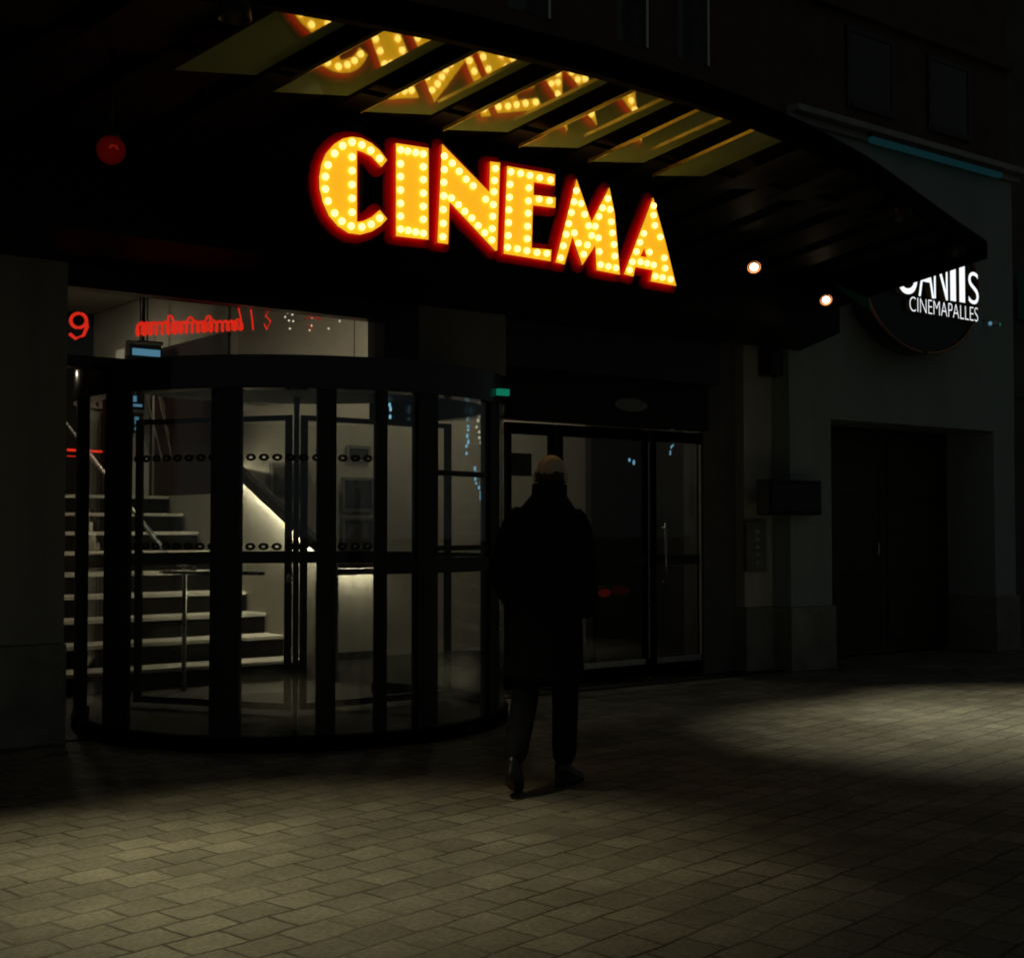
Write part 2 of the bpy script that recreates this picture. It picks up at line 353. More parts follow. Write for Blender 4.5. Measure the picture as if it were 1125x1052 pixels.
# ------------------------------------------------------------------ neighbouring building (right)
nb = empty('neighbouring_building', (12.3, YF, 0), 'pale rendered building at the right with a wide dark gateway and teal lit cornice', 'building')
XE = onY(1113, 400, YF).x
GX0, GX1, GZ = onY(913, 500, YF).x, onY(1092, 500, YF).x, 2.5
B(10.37, GX0, YF, YF + .7, .63, GZ + .001).obj('pilaster', 'render_wall', nb)
B(GX1, XE, YF, YF + .7, .63, GZ + .001).obj('pilaster', 'render_wall', nb)
B(10.36, XE + .01, YF, YF + .7, GZ + .002, 5.42).obj('wall', 'render_wall', nb)
B(10.345, GX0 + .03, YF - .03, YF + .6, 0, .627, bev=.012).obj('plinth', 'plinth', nb)
B(GX1 - .03, XE + .04, YF - .03, YF + .6, 0, .627, bev=.012).obj('plinth', 'plinth', nb)
MB().box(10.37, XE + .12, YF - .05, YF + .3, 5.422, 5.50, bev=.01).box(10.37, XE + .2, YF - .14, YF + .3, 5.502, 5.57, bev=.01).obj('cornice', 'cornice', nb)
B(10.37, XE, YF + .02, YF + .4, 5.572, 9.5).obj('upper_wall', 'brown_wall', nb)
B(10.37, XE + .03, YF - .05, YF + .02, 6.72, 6.84, bev=.01).obj('string_course', 'brown_wall', nb)
for a, b in ((11.3, 12.1), (12.7, 13.5)):
    w = MB().box(a, a + .06, YF - .01, YF + .018, 5.75, 6.6).box(b - .06, b, YF - .01, YF + .018, 5.75, 6.6).box(a + .06, b - .06, YF - .01, YF + .018, 6.54, 6.6).box(a + .06, b - .06, YF - .02, YF + .018, 5.75, 5.82).obj('window', 'black_metal', nb)
    B(a + .06, b - .06, YF, YF + .017, 5.82, 6.54).obj('pane', 'black_gloss', w)
YG = 9.47
gm = empty('gateway_door', (12.3, YG, 0), 'wide dark two leaf gate set back in the pale building\'s opening', 'gate')
xm = onY(965, 500, YG).x
for a, b in ((GX0 + .0, xm), (xm + .012, GX1)):
    lf = MB().box(a, b, YG, YG + .05, .02, GZ - .02)
    for z0, z1 in ((.15, .75), (.9, 1.6), (1.75, 2.35)):
        lf.box(a + .12, b - .12, YG - .018, YG - .001, z0, z1, bev=.006)
    o_ = lf.obj('gate_leaf', 'wood', gm)
MB().tube([(xm - .08, YG - .05, 1.0), (xm - .08, YG - .05, 1.25)], .012).obj('handle', 'steel', gm)
MB().box(GX0 + .003, GX0 + .09, YG + .052, YG + .12, 0, GZ).box(GX1 - .09, GX1 - .003, YG + .052, YG + .12, 0, GZ).obj('gate_frame', 'wood', gm)
MB().box(GX0, GX1, YG + .13, YG + .2, 0, GZ + .1).obj('gate_back', 'black_paint', gm)
# teal lamp tucked under the cornice
a, b = onY(948, 150, YF).x, onY(1092, 180, YF).x
ct = empty('cornice_light', ((a + b) / 2, YF - .09, 5.45), 'thin teal strip light under the pale building\'s cornice', 'light')
B(a, b, YF - .12, YF - .055, 5.455, 5.499).obj('housing', 'black_metal', ct)
B(a + .01, b - .01, YF - .115, YF - .06, 5.40, 5.453).obj('tube', 'teal_light', ct)
# far building beyond the gap
fb = empty('far_building', (17.2, 9.6, 0), 'dark building beyond the gap at the right edge of the street', 'building')
B(XE + .5, 20, 9.9, 10.2, 0, 9).obj('wall', 'stone_dark', fb)
B(XE + .5, 20, 9.85, 9.9, 3.1, 3.25).obj('ledge', 'stone_dark', fb)
p0 = onY(1121, 300, 9.8); p1 = onY(1126, 350, 9.8)
B(p0.x, p0.x + .5, 9.8, 9.85, p1.z, p0.z).obj('lit_strip', 'teal_dim', fb)

# ------------------------------------------------------------------ canopy
SL = .13
def zc(y): return 3.95 - SL * (y - 5.7)
SAG = [(0, 0), (1, .045), (1.9, .16), (2.9, .38), (3.9, .69), (4.75, .95), (5.6, 1.2)]
def yfront(x):
    d = abs(x - 5.0)
    for (a, u), (b, v) in zip(SAG, SAG[1:]):
        if d <= b: return 5.66 + u + (v - u) * (d - a) / (b - a)
    return 5.66 + 1.2
cn = empty('entrance_canopy', (5, YF, LB), 'wide curved black entrance canopy with ribs and mirrored olive ceiling panels over the doors', 'canopy')
XC0, XC1, PITCH = -.55, 10.58, .5535
# fascia: curved front band
fa = MB(); xs_ = [XC0 + (XC1 - XC0) * k / 40 for k in range(41)]
for a, b in zip(xs_, xs_[1:]):
    ya, yb = yfront(a), yfront(b)
    fa.hexa([(a, ya - .06, zc(ya) - .045), (b, yb - .06, zc(yb) - .045), (b, yb, zc(yb) - .045), (a, ya, zc(ya) - .045), (a, ya - .06, zc(ya) + .11), (b, yb - .06, zc(yb) + .11), (b, yb, zc(yb) + .11), (a, ya, zc(ya) + .11)])
bmesh.ops.remove_doubles(fa.bm, verts=fa.bm.verts, dist=.0005)
fa.obj('fascia', 'beam', cn)
rf = MB()
for a, b in zip(xs_, xs_[1:]):
    ya, yb = yfront(a), yfront(b)
    rf.hexa([(a, ya + .002, zc(ya) + .09), (b, yb + .002, zc(yb) + .09), (b, YF - .002, zc(YF) + .18), (a, YF - .002, zc(YF) + .18), (a, ya + .002, zc(ya) + .108), (b, yb + .002, zc(yb) + .108), (b, YF - .002, zc(YF) + .22), (a, YF - .002, zc(YF) + .22)])
rf.obj('roof_sheet', 'black_paint', cn)
k0 = -8
XR = [3.70 + .5545 * k for k in range(k0, 13)]          # right edges of the ribs at the canopy front
def skew(x): return max(-.30, min(0, -.17 + .05 * (x - 3.75)))
def rx(x, y): return x + skew(x) * (y - 5.7)            # the ribs fan slightly
YI, BW, BH = 8.345, .15, -.085
for x in XR:
    y0 = yfront(x) + .002
    if x > XC1 or x - BW < XC0: continue
    def rib4(z0, z1): return [(rx(x, y0) - BW, y0, zc(y0) + z0), (rx(x, y0), y0, zc(y0) + z0), (rx(x, YI), YI, zc(YI) + z0), (rx(x, YI) - BW, YI, zc(YI) + z0), (rx(x, y0) - BW, y0, zc(y0) + z1), (rx(x, y0), y0, zc(y0) + z1), (rx(x, YI), YI, zc(YI) + z1), (rx(x, YI) - BW, YI, zc(YI) + z1)]
    MB().hexa(rib4(-BH, .118)).obj('rib', 'beam', cn)
TILT = .15
YPE = 6.68
for x, xn in zip(XR, XR[1:]):
    if x < XC0 or xn > XC1 or max(yfront(x), yfront(xn)) > 6.5: continue
    T = .012
    def pp_(y, side, dz):
        a = rx(x, y) + .001; b = rx(xn, y) - .09; u = a if side == 0 else b
        return (u, y, zc(y) - .022 + TILT * (u - a) + dz)
    ya, yb = yfront(x) + .004, yfront(xn - .09) + .004
    cpn = MB().hexa([pp_(ya, 0, 0), pp_(yb, 1, 0), pp_(YPE, 1, 0), pp_(YPE, 0, 0), pp_(ya, 0, T), pp_(yb, 1, T), pp_(YPE, 1, T), pp_(YPE, 0, T)]).obj('ceiling_panel', 'ceiling_panel' if 3.0 < x < 6.9 else 'black_paint', cn)  # outer panels coloured black to imitate missing light and reflections
    if 3.0 < x < 6.9:      # polished left edge of the pane
        def ep(y, dx, dz): return (rx(x, y) + dx, y, zc(y) - .024 + dz)
        MB().hexa([ep(ya, -.004, -.008), ep(ya, .0, -.008), ep(YPE, .0, -.008), ep(YPE, -.004, -.008), ep(ya, -.007, .012), ep(ya, 0, .012), ep(YPE, 0, .012), ep(YPE, -.007, .012)]).obj('pane_edge', 'bronze', cpn)
DX0, DX1 = .4, 9.6
MB().hexa([(DX0, YPE + .01, zc(YPE) + .09), (DX1, YPE + .01, zc(YPE) + .09), (DX1, YI, zc(YI) + .09), (DX0, YI, zc(YI) + .09), (DX0, YPE + .01, zc(YPE) + .105), (DX1, YPE + .01, zc(YPE) + .105), (DX1, YI, zc(YI) + .105), (DX0, YI, zc(YI) + .105)]).obj('ceiling_deck', 'black_paint', cn)
# lintel box against the wall
mb = MB(); mb.hexa([(-1.0, 8.35, LB + .12), (10.52, 8.35, LB + .12), (10.52, YF - .003, LB), (-1.0, YF - .003, LB), (-1.0, 8.35, zc(8.35) + .09), (10.52, 8.35, zc(8.35) + .09), (10.52, YF - .003, zc(YF) + .15), (-1.0, YF - .003, zc(YF) + .15)])
mb.obj('lintel_box', 'black_paint', cn)
ye = yfront(XC1)
mb = MB().hexa([(XC1 + .001, ye - .055, zc(ye) - .04), (XC1 + .03, ye - .05, zc(ye) - .04), (XC1 + .03, YF - .003, zc(YF) - .06), (XC1 + .001, YF - .003, zc(YF) - .06), (XC1 + .001, ye - .055, zc(ye) + .105), (XC1 + .03, ye - .05, zc(ye) + .105), (XC1 + .03, YF - .003, zc(YF) + .2), (XC1 + .001, YF - .003, zc(YF) + .2)])
mb.obj('end_plate', 'black_metal', cn)
XQ = XC1 - .06
tri = [onX(907, 308, XQ), onX(955, 327, XQ), onX(958, 342, XQ)]
MB().prism([tri], (-.02, 0, 0)).obj('glass_bracket', 'teal_glass', cn)

# downlights: two seen lit in the ceiling, four in the front edge that make the pools on the paving
def downlight(px, py, label):
    d = ray(px, py); s_ = (3.95 + SL * 5.7 - EYE - .13) / (d.z + SL * d.y); P = CAM + d * s_
    o_ = empty('canopy_downlight', P, label, 'downlight', 'lit round downlights in the canopy')
    rot = Vector((0, 0, -1)).rotation_difference(Vector((-.50, -.62, -.60)).normalized()).to_matrix().to_4x4()
    def tilted(mb): bmesh.ops.transform(mb.bm, matrix=Matrix.Translation(P) @ rot, verts=mb.bm.verts); return mb
    tilted(MB().lathe([(.046, .05), (.050, -.024), (.058, -.036), (.064, -.03), (.062, .06), (.02, .075)], (0, 0, 0))).obj('can', 'copper_ring', o_)
    tilted(MB().lathe([(.030, -.012), (.036, -.026), (.030, -.036), (.016, -.042), (.006, -.044)], (0, 0, 0))).obj('lens', 'lamp_white', o_)
    MB().tube([P, P + Vector((0, 0, .10))], .02).obj('stem', 'black_metal', o_)
downlight(828, 292, 'bright round downlight under the canopy just right of the cinema sign')
downlight(907, 328, 'bright round downlight under the canopy nearest the round sign')
def spot(x, y, tx, ty, energy, ang, label, col=(1.0, .91, .54), blend=1.0):
    z = zc(y) - .06
    o_ = empty('edge_downlight', (x, y, z), label, 'downlight', 'shaded downlights along the canopy edge')
    MB().lathe([(.07, .10), (.075, .10), (.08, -.06), (.072, -.06), (.066, .08)], (x, y, z)).obj('can', 'black_metal', o_)
    l = bpy.data.lights.new('spot_lamp', 'SPOT'); l.energy = energy; l.color = col; l.spot_size = rad(ang); l.spot_blend = blend; l.shadow_soft_size = .03
    lo = bpy.data.objects.new('spot_lamp', l); COL.objects.link(lo); lo.location = (x, y, z - .065)
    dv = Vector((tx, ty, 0)) - lo.location; lo.rotation_euler = dv.to_track_quat('-Z', 'Y').to_euler()
spot(2.9, 5.85, 3.0, 5.1, 250, 60, 'shaded downlight in the canopy edge above the left pool of light')
spot(1.55, 6.2, 1.5, 5.4, 205, 54, 'shaded downlight in the canopy edge farthest left')
spot(8.7, 6.32, 8.45, 5.65, 290, 60, 'shaded downlight in the canopy edge above the right pool of light', (1.0, .96, .66))
spot(10.0, 6.72, 9.85, 5.75, 320, 60, 'shaded downlight in the canopy edge farthest right', (1.0, .96, .66))

# ------------------------------------------------------------------ the CINEMA sign
YS = 6.8
c5 = lambda x, y: (330 + x * .195556, 130 + y * .195556)
c6 = lambda x, y: (540 + x * .195556, 160 + y * .195556)
LET = {}
LET['C'] = (c5, [(488, 235), (455, 275), (400, 215), (350, 190), (318, 180), (318, 583), (350, 578), (400, 556), (446, 515), (488, 565), (450, 605), (400, 636), (335, 654), (270, 645), (210, 606), (160, 548), (125, 470), (108, 395), (106, 330), (117, 260), (142, 200), (190, 145), (240, 114), (290, 104), (345, 112), (400, 140), (446, 180)], [],
            [(440, 228), (390, 183), (340, 152), (285, 137), (232, 157), (187, 200), (150, 265), (135, 330), (135, 400), (150, 467), (187, 535), (228, 580), (280, 607), (340, 612), (392, 597), (440, 563), (285, 220), (285, 297), (285, 375), (285, 452), (285, 530)])
LET['I'] = (c5, [(537, 140), (720, 168), (720, 682), (537, 662)], [],
            [(557, 180), (597, 187), (642, 195), (685, 203), (557, 258), (557, 330), (557, 405), (557, 480), (557, 552), (557, 625), (600, 632), (642, 640), (685, 648), (685, 275), (685, 347), (685, 423), (685, 497), (685, 570)])
LET['N'] = (c5, [(797, 145), (1062, 415), (1066, 243), (1122, 250), (1106, 742), (1096, 745), (838, 470), (830, 707), (770, 698)], [],
            [(803, 215), (803, 290), (800, 362), (800, 438), (797, 515), (797, 592), (795, 667), (848, 255), (887, 300), (925, 345), (965, 382), (1090, 285), (1085, 352), (1082, 415), (1078, 487), (1075, 553), (1072, 622), (1070, 685), (843, 450), (882, 488), (918, 525), (957, 562), (993, 605), (1030, 645), (1035, 457)])
LET['E'] = (c6, [(88, 115), (357, 163), (355, 225), (238, 205), (236, 278), (360, 292), (358, 350), (232, 335), (225, 575), (337, 585), (332, 650), (68, 607)], [],
            [(103, 150), (158, 158), (210, 170), (265, 183), (325, 195), (98, 220), (95, 292), (92, 363), (90, 435), (88, 507), (85, 573), (205, 240), (202, 313), (200, 382), (197, 455), (195, 525), (262, 303), (320, 312), (140, 582), (193, 592), (250, 602), (305, 607)])
LET['M'] = (c6, [(478, 188), (562, 430), (662, 235), (692, 380), (722, 725), (590, 700), (583, 560), (510, 672), (455, 510), (410, 668), (360, 655)], [],
            [(470, 255), (457, 318), (443, 378), (428, 440), (413, 500), (398, 565), (383, 632), (497, 327), (518, 388), (540, 452), (557, 507), (460, 492), (483, 550), (512, 612), (533, 560), (648, 300), (618, 352), (598, 400), (577, 455), (660, 360), (667, 430), (673, 492), (682, 557), (687, 622), (693, 688), (595, 520), (600, 597), (607, 670), (650, 680)])
LET['A'] = (c6, [(908, 292), (975, 530), (1038, 788), (893, 762), (906, 700), (808, 682), (797, 735), (745, 722)], [[(858, 575), (836, 622), (872, 628)]],
            [(905, 340), (905, 393), (850, 495), (828, 545), (808, 597), (770, 700), (942, 515), (882, 600), (830, 655), (868, 663), (905, 672), (965, 632), (970, 690), (915, 735), (955, 742), (1000, 752), (785, 655), (912, 450)])
pa, pb = onY(350, 205, YS), onY(748, 265, YS)
sg = empty('cinema_sign', ((pa.x + pb.x) / 2, YS + .1, 2.95), 'glowing gold CINEMA sign of bulb studded letters with an added red board imitating their glow under the canopy', 'sign')
zt, zb = onY(385, 150, YS).z + .085, onY(385, 258, YS).z - .085
bx0, bx1 = pa.x - .085, pb.x + .09
r_ = .1; outl = []
for cx_, cz_, a0 in ((bx1 - r_, zt - r_, 0), (bx0 + r_, zt - r_, 90), (bx0 + r_, zb + r_, 180), (bx1 - r_, zb + r_, 270)):
    for k in range(7):
        a = rad(a0 + 15 * k); outl.append((cx_ + r_ * math.cos(a), YS + .088, cz_ + r_ * math.sin(a)))
# backboard added to imitate red halation, a hand's breadth outside the letters (marching squares on the distance to their outlines)
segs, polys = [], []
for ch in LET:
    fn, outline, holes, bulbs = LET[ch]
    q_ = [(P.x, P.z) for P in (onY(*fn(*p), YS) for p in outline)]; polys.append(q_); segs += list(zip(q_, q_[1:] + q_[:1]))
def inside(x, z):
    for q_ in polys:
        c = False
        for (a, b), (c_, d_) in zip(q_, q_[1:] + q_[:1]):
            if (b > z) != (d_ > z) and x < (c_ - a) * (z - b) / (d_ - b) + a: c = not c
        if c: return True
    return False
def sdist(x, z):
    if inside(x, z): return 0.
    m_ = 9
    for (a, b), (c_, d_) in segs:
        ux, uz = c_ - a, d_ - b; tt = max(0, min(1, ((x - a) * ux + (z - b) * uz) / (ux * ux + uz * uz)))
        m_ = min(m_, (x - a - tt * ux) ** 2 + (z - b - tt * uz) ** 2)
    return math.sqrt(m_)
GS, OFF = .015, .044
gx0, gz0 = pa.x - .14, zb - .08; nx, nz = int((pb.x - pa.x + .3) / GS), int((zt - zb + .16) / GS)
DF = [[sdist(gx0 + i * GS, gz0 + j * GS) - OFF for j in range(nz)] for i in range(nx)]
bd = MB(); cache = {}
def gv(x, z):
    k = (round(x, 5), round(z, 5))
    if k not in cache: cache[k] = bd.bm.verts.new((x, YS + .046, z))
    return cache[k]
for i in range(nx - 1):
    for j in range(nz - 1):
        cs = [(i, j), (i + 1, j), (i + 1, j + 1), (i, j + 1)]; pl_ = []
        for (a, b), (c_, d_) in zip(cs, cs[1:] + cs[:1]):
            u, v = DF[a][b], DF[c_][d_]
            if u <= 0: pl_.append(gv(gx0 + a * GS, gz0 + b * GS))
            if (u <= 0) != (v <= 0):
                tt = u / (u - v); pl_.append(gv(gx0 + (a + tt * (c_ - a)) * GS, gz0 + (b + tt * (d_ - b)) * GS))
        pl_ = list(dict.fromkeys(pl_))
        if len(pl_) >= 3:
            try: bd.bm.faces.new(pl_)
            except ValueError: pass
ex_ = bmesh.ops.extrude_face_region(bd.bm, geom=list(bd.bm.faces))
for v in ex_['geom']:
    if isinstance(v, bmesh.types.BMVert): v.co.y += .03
bd.obj('halo_board', 'halo_board_red', sg)
for x in (bx0 + .4, bx1 - .4):
    MB().box(x - .03, x + .03, YS + .077, YS + .12, zb + .05, zc(YS) - .02).obj('hanger', 'black_metal', sg)
bulb_mesh = None
for ch in 'CINEMA' if False else list(LET):
    fn, outline, holes, bulbs = LET[ch]
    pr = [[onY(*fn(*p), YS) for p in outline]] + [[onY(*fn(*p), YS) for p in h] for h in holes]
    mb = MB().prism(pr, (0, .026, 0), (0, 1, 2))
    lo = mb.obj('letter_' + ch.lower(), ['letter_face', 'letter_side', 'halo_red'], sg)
    for p in bulbs:
        P = onY(*fn(*p), YS)
        if bulb_mesh is None:
            bo = MB().ball((0, 0, 0), .0205, u=12, v=8).obj('bulb', 'bulb'); bulb_mesh = bo
        else:
            bo = bulb_mesh.copy(); COL.objects.link(bo)
        bo.parent = lo; bo.location = Vector((P.x, YS - .012, P.z)) - wloc(lo)

# ------------------------------------------------------------------ round sign on the neighbour
YD = 8.55
dc = onY(1014, 311, YD); RD, OV = 1.0, .74
ds = empty('round_sign', (dc.x, YF, dc.z - RD), 'round black disc sign with glowing white lettering on the pale wall', 'sign')
MB().lathe([(RD - .03, .0), (RD, .015), (RD, .22), (RD - .05, .24)], (0, 0, 0), axis='y', seg=72).obj('disc', 'disc', ds, local=True)
for v in ds.children[0].data.vertices: v.co = Vector((v.co.x, v.co.y + YD - YF, v.co.z * OV + RD))
MB().tube([(dc.x + (RD - .01) * math.cos(k * math.pi / 36), YD - .012, dc.z + (RD - .01) * OV * math.sin(k * math.pi / 36)) for k in range(73)], .016, 8, cap=False).obj('rim', 'copper_ring', ds)
MB().lathe([(.3, .241), (.3, .299)], (dc.x, YD, dc.z), axis='y', seg=24).obj('mount', 'black_metal', ds)
def front_only(o_):
    y0 = min(v.co.y for v in o_.data.vertices)
    for pl in o_.data.polygons:
        pl.material_index = 0 if max(o_.data.vertices[i].co.y for i in pl.vertices) < y0 + .002 else 1
def letters(body, size, dep, sx, sz, px0, px1, py0, y, name, bold=0):
    """one mesh per word, fitted so its baseline runs between two points of the disc face"""
    a, b = onY(px0, py0[0], y), onY(px1, py0[1], y)
    bm = text_mesh(body, size, dep, 1, 1, bold); xs = [v.co.x for v in bm.verts]; w = max(xs) - min(xs); x0 = min(xs)
    zs_ = [v.co.z for v in bm.verts]; z0 = min(zs_)
    for v in bm.verts: v.co = Vector((a.x + (v.co.x - x0) * (b.x - a.x) / w, y + v.co.y - dep / 2, a.z + (v.co.z - z0) * sz))
    mb = MB(); mb.bm.free(); mb.bm = bm
    return mb
for ch, x0, x1, yb0, yb1, hz in (('U', 979, 1002, 322, 325, .52), ('A', 1003, 1020, 326, 328, .52), ('N', 1020, 1035, 328.5, 331, .52), ('I', 1038, 1044, 331, 332, .52), ('I', 1048, 1054, 332.5, 333.5, .52), ('S', 1058, 1069, 334, 336, .34)):
    mb = letters(ch, 1, .07, 1, 1, x0, x1, (yb0, yb1), YD - .003, 'letter', -.008)
    zz = [v.co.z for v in mb.bm.verts]; z0, z1 = min(zz), max(zz)
    for v in mb.bm.verts: v.co.z = z0 + (v.co.z - z0) * hz * 1.02 / (z1 - z0)
    o_ = mb.obj('letter_' + ch.lower(), ['white_sign', 'letter_return'], ds)
    front_only(o_)
mb = letters('CINEMAPALLES', .2, .05, 1, 1, 995, 1070, (342, 354), YD - .003, 'lettering', -.004)
zz = [v.co.z for v in mb.bm.verts]; z0, z1 = min(zz), max(zz)
for v in mb.bm.verts: v.co.z = z0 + (v.co.z - z0) * .15 / (z1 - z0)
o_ = mb.obj('lettering', ['white_sign', 'letter_return'], ds)
front_only(o_)
P = onY(1091, 356, YF - .12)
sc_ = empty('security_camera', (P.x, YF, P.z), 'small camera with a blue green light on the wall right of the round sign', 'camera')
MB().tube([(P.x, YF, P.z + .05), (P.x, YF - .12, P.z + .05), (P.x, YF - .12, P.z)], .012).obj('bracket', 'white_plastic', sc_)
MB().tube([(P.x - .06, YF - .12, P.z), (P.x + .06, YF - .14, P.z)], .032, 12).obj('body', 'white_plastic', sc_)
MB().ball((P.x + .075, YF - .15, P.z), .018).obj('indicator', 'exit_green', sc_)
MB().ball((P.x - .07, YF - .13, P.z), .022).obj('lens', 'screen_blue', sc_)

# ------------------------------------------------------------------ wall fittings by the pilasters
YA = YF + .22
a, b = onY(822, 527, YA - .12), onY(880, 566, YA - .12)
wb = empty('wall_box', ((a.x + b.x) / 2, YA, b.z), 'black box fixed across the pilaster left of the gateway', 'box')
B(a.x, b.x, YF - .16, YF - .002, b.z, a.z, bev=.012).obj('casing', 'black_paint', wb)
B(a.x + .03, b.x - .03, YF - .168, YF - .161, b.z + .04, a.z - .04, bev=.004).obj('cover', 'black_metal', wb)
a, b = onY(819, 572, YA - .03), onY(841, 627, YA - .03)
ic = empty('door_intercom', ((a.x + b.x) / 2, YA, b.z), 'narrow dark intercom plate on the pilaster below the black box', 'intercom')
B(a.x, b.x, YA - .05, YA - .002, b.z, a.z, bev=.008).obj('plate', 'frame_grey', ic)
for k in range(5):
    z = b.z + .07 + k * .075
    MB().box((a.x + b.x) / 2 - .03, (a.x + b.x) / 2 + .03, YA - .056, YA - .051, z, z + .03).obj('button', 'steel', ic)
a, b = onY(843, 386, YF + .1), onY(872, 415, YF + .1)
MBx = MB().box(a.x, min(b.x, 10.34), YF + .05, YA - .002, b.z, a.z, bev=.01)
solo('junction_box', MBx, 'black_metal', 'small dark junction box high in the corner of the pilaster under the lintel', 'box')

# ------------------------------------------------------------------ revolving door
DC = Vector((4.965, 8.95, 0)); DR = 1.55; HB, HT = 2.28, 2.49
def dth(px):
    d = ray(px, 500); d = Vector((d.x, d.y)); c = Vector((DC.x, DC.y)); a = d.dot(d); h = d.dot(c); k = c.dot(c) - DR * DR
    s_ = (h - math.sqrt(max(0, h * h - a * k))) / a; p = d * s_ - c; return math.atan2(p.y, p.x)
def arc(mb, t0, t1, r0, r1, z0, z1, seg=None):
    n = seg or max(2, int(abs(t1 - t0) * 24)); rings = []
    for k in range(n + 1):
        th = t0 + (t1 - t0) * k / n
        rings.append([mb.bm.verts.new((DC.x + r * math.cos(th), DC.y + r * math.sin(th), z)) for r, z in ((r0, z0), (r1, z0), (r1, z1), (r0, z1))])
    for u, v in zip(rings, rings[1:]):
        for q in range(4): mb.bm.faces.new((u[q], u[(q + 1) % 4], v[(q + 1) % 4], v[q]))
    mb.bm.faces.new(rings[0][::-1]); mb.bm.faces.new(rings[-1]); return mb
rd = empty('revolving_door', (DC.x, DC.y, 0), 'round black framed glass revolving door in front of the lit staircase', 'revolving door')
arc(MB(), rad(-216), rad(36), DR - .12, DR + .03, HB, HT).obj('header', 'black_gloss', rd)
MB().lathe([(DR - .121, HT - .04), (DR - .121, HT - .001)], DC, seg=48).obj('roof_disc', 'black_paint', rd)
arc(MB(), rad(-216), rad(36), DR - .05, DR + .02, .012, .10).obj('base_ring', 'beam', rd)
MB().lathe([(DR - .06, .013), (DR - .06, .02)], DC, seg=48).obj('floor_mat', 'dark_wall', rd)
posts = [(86, .04), (126, .15), (248, .185), (359, .115), (420, .055), (470, .10), (543, .11)]
for px, w in posts:
    th = dth(px); hw = w / 2 / DR / max(.35, abs(math.cos(th - (A0 - math.pi)))) if px not in (470, 543) else w / 2 / DR * 1.6
    arc(MB(), th - hw, th + hw, DR - .07, DR + .012, .102, HB - .002, 3).obj('post', 'black_metal', rd)
ths = [dth(p[0]) for p in posts]
for a, b in zip(ths, ths[1:]):
    arc(MB(), a, b, DR - .022, DR - .012, .102, HB - .002).obj('curved_pane', 'clear_glass', rd)
arc(MB(), ths[0], ths[4], DR - .05, DR + .0, 1.105, 1.205).obj('mid_rail', 'black_metal', rd)
arc(MB(), ths[5], ths[6], DR - .04, DR - .005, 1.25, 1.285).obj('mid_rail', 'black_metal', rd)
arc(MB(), ths[5], ths[6], DR - .04, DR - .005, 1.75, 1.785).obj('mid_rail', 'black_metal', rd)
for zr in (1.285, 1.845):
    mb = MB(); th = dth(140); step = .083 / DR; te = dth(416)
    while th < te:
        for q in range(8):   # little rounded ring
            a0_, a1_ = q * math.pi / 4, (q + 1) * math.pi / 4
            P = []
            for rr_ in (DR - .0115, DR - .0095):
                for aa, ss in ((a0_, 1), (a1_, 1), (a1_, .38), (a0_, .38)):
                    tt = th + .034 * ss * math.cos(aa) / DR; P.append((DC.x + rr_ * math.cos(tt), DC.y + rr_ * math.sin(tt), zr + .024 * ss * math.sin(aa)))
            mb.hexa(P)
        mb.box(DC.x, DC.x + 1e-4, DC.y, DC.y + 1e-4, zr, zr + 1e-4) if False else None
        th += step
    mb.obj('marker_band', 'black_paint', rd)
MB().tube([(DC.x, DC.y, .02), (DC.x, DC.y, HB)], .022, 14).obj('shaft', 'black_metal', rd)
for k, ang in enumerate((-119, 1, 121)):
    ca, sa = math.cos(rad(ang)), math.sin(rad(ang))
    def wpt(r, off, z): return (DC.x + r * ca - off * sa, DC.y + r * sa + off * ca, z)
    def wbox(mb, r0, r1, z0, z1, w):
        return mb.hexa([wpt(r0, -w, z0), wpt(r1, -w, z0), wpt(r1, w, z0), wpt(r0, w, z0), wpt(r0, -w, z1), wpt(r1, -w, z1), wpt(r1, w, z1), wpt(r0, w, z1)])
    mb = MB(); wbox(mb, .04, .09, .06, 2.24, .013); wbox(mb, 1.36, 1.42, .06, 2.24, .013); wbox(mb, .091, 1.359, 2.20, 2.24, .02); wbox(mb, .091, 1.359, .06, .11, .02)
    wg = mb.obj('wing', 'black_metal', rd)
    wbox(MB(), .092, 1.358, .112, 2.198, .004).obj('glass', 'clear_glass', wg)
    mb = MB().tube([wpt(.3, -.05, 1.06), wpt(1.2, -.05, 1.06)], .014); mb.tube([wpt(.3, -.05, 1.06), wpt(.3, -.005, 1.06)], .01); mb.tube([wpt(1.2, -.05, 1.06), wpt(1.2, -.005, 1.06)], .01)
    mb.obj('push_bar', 'steel', wg)

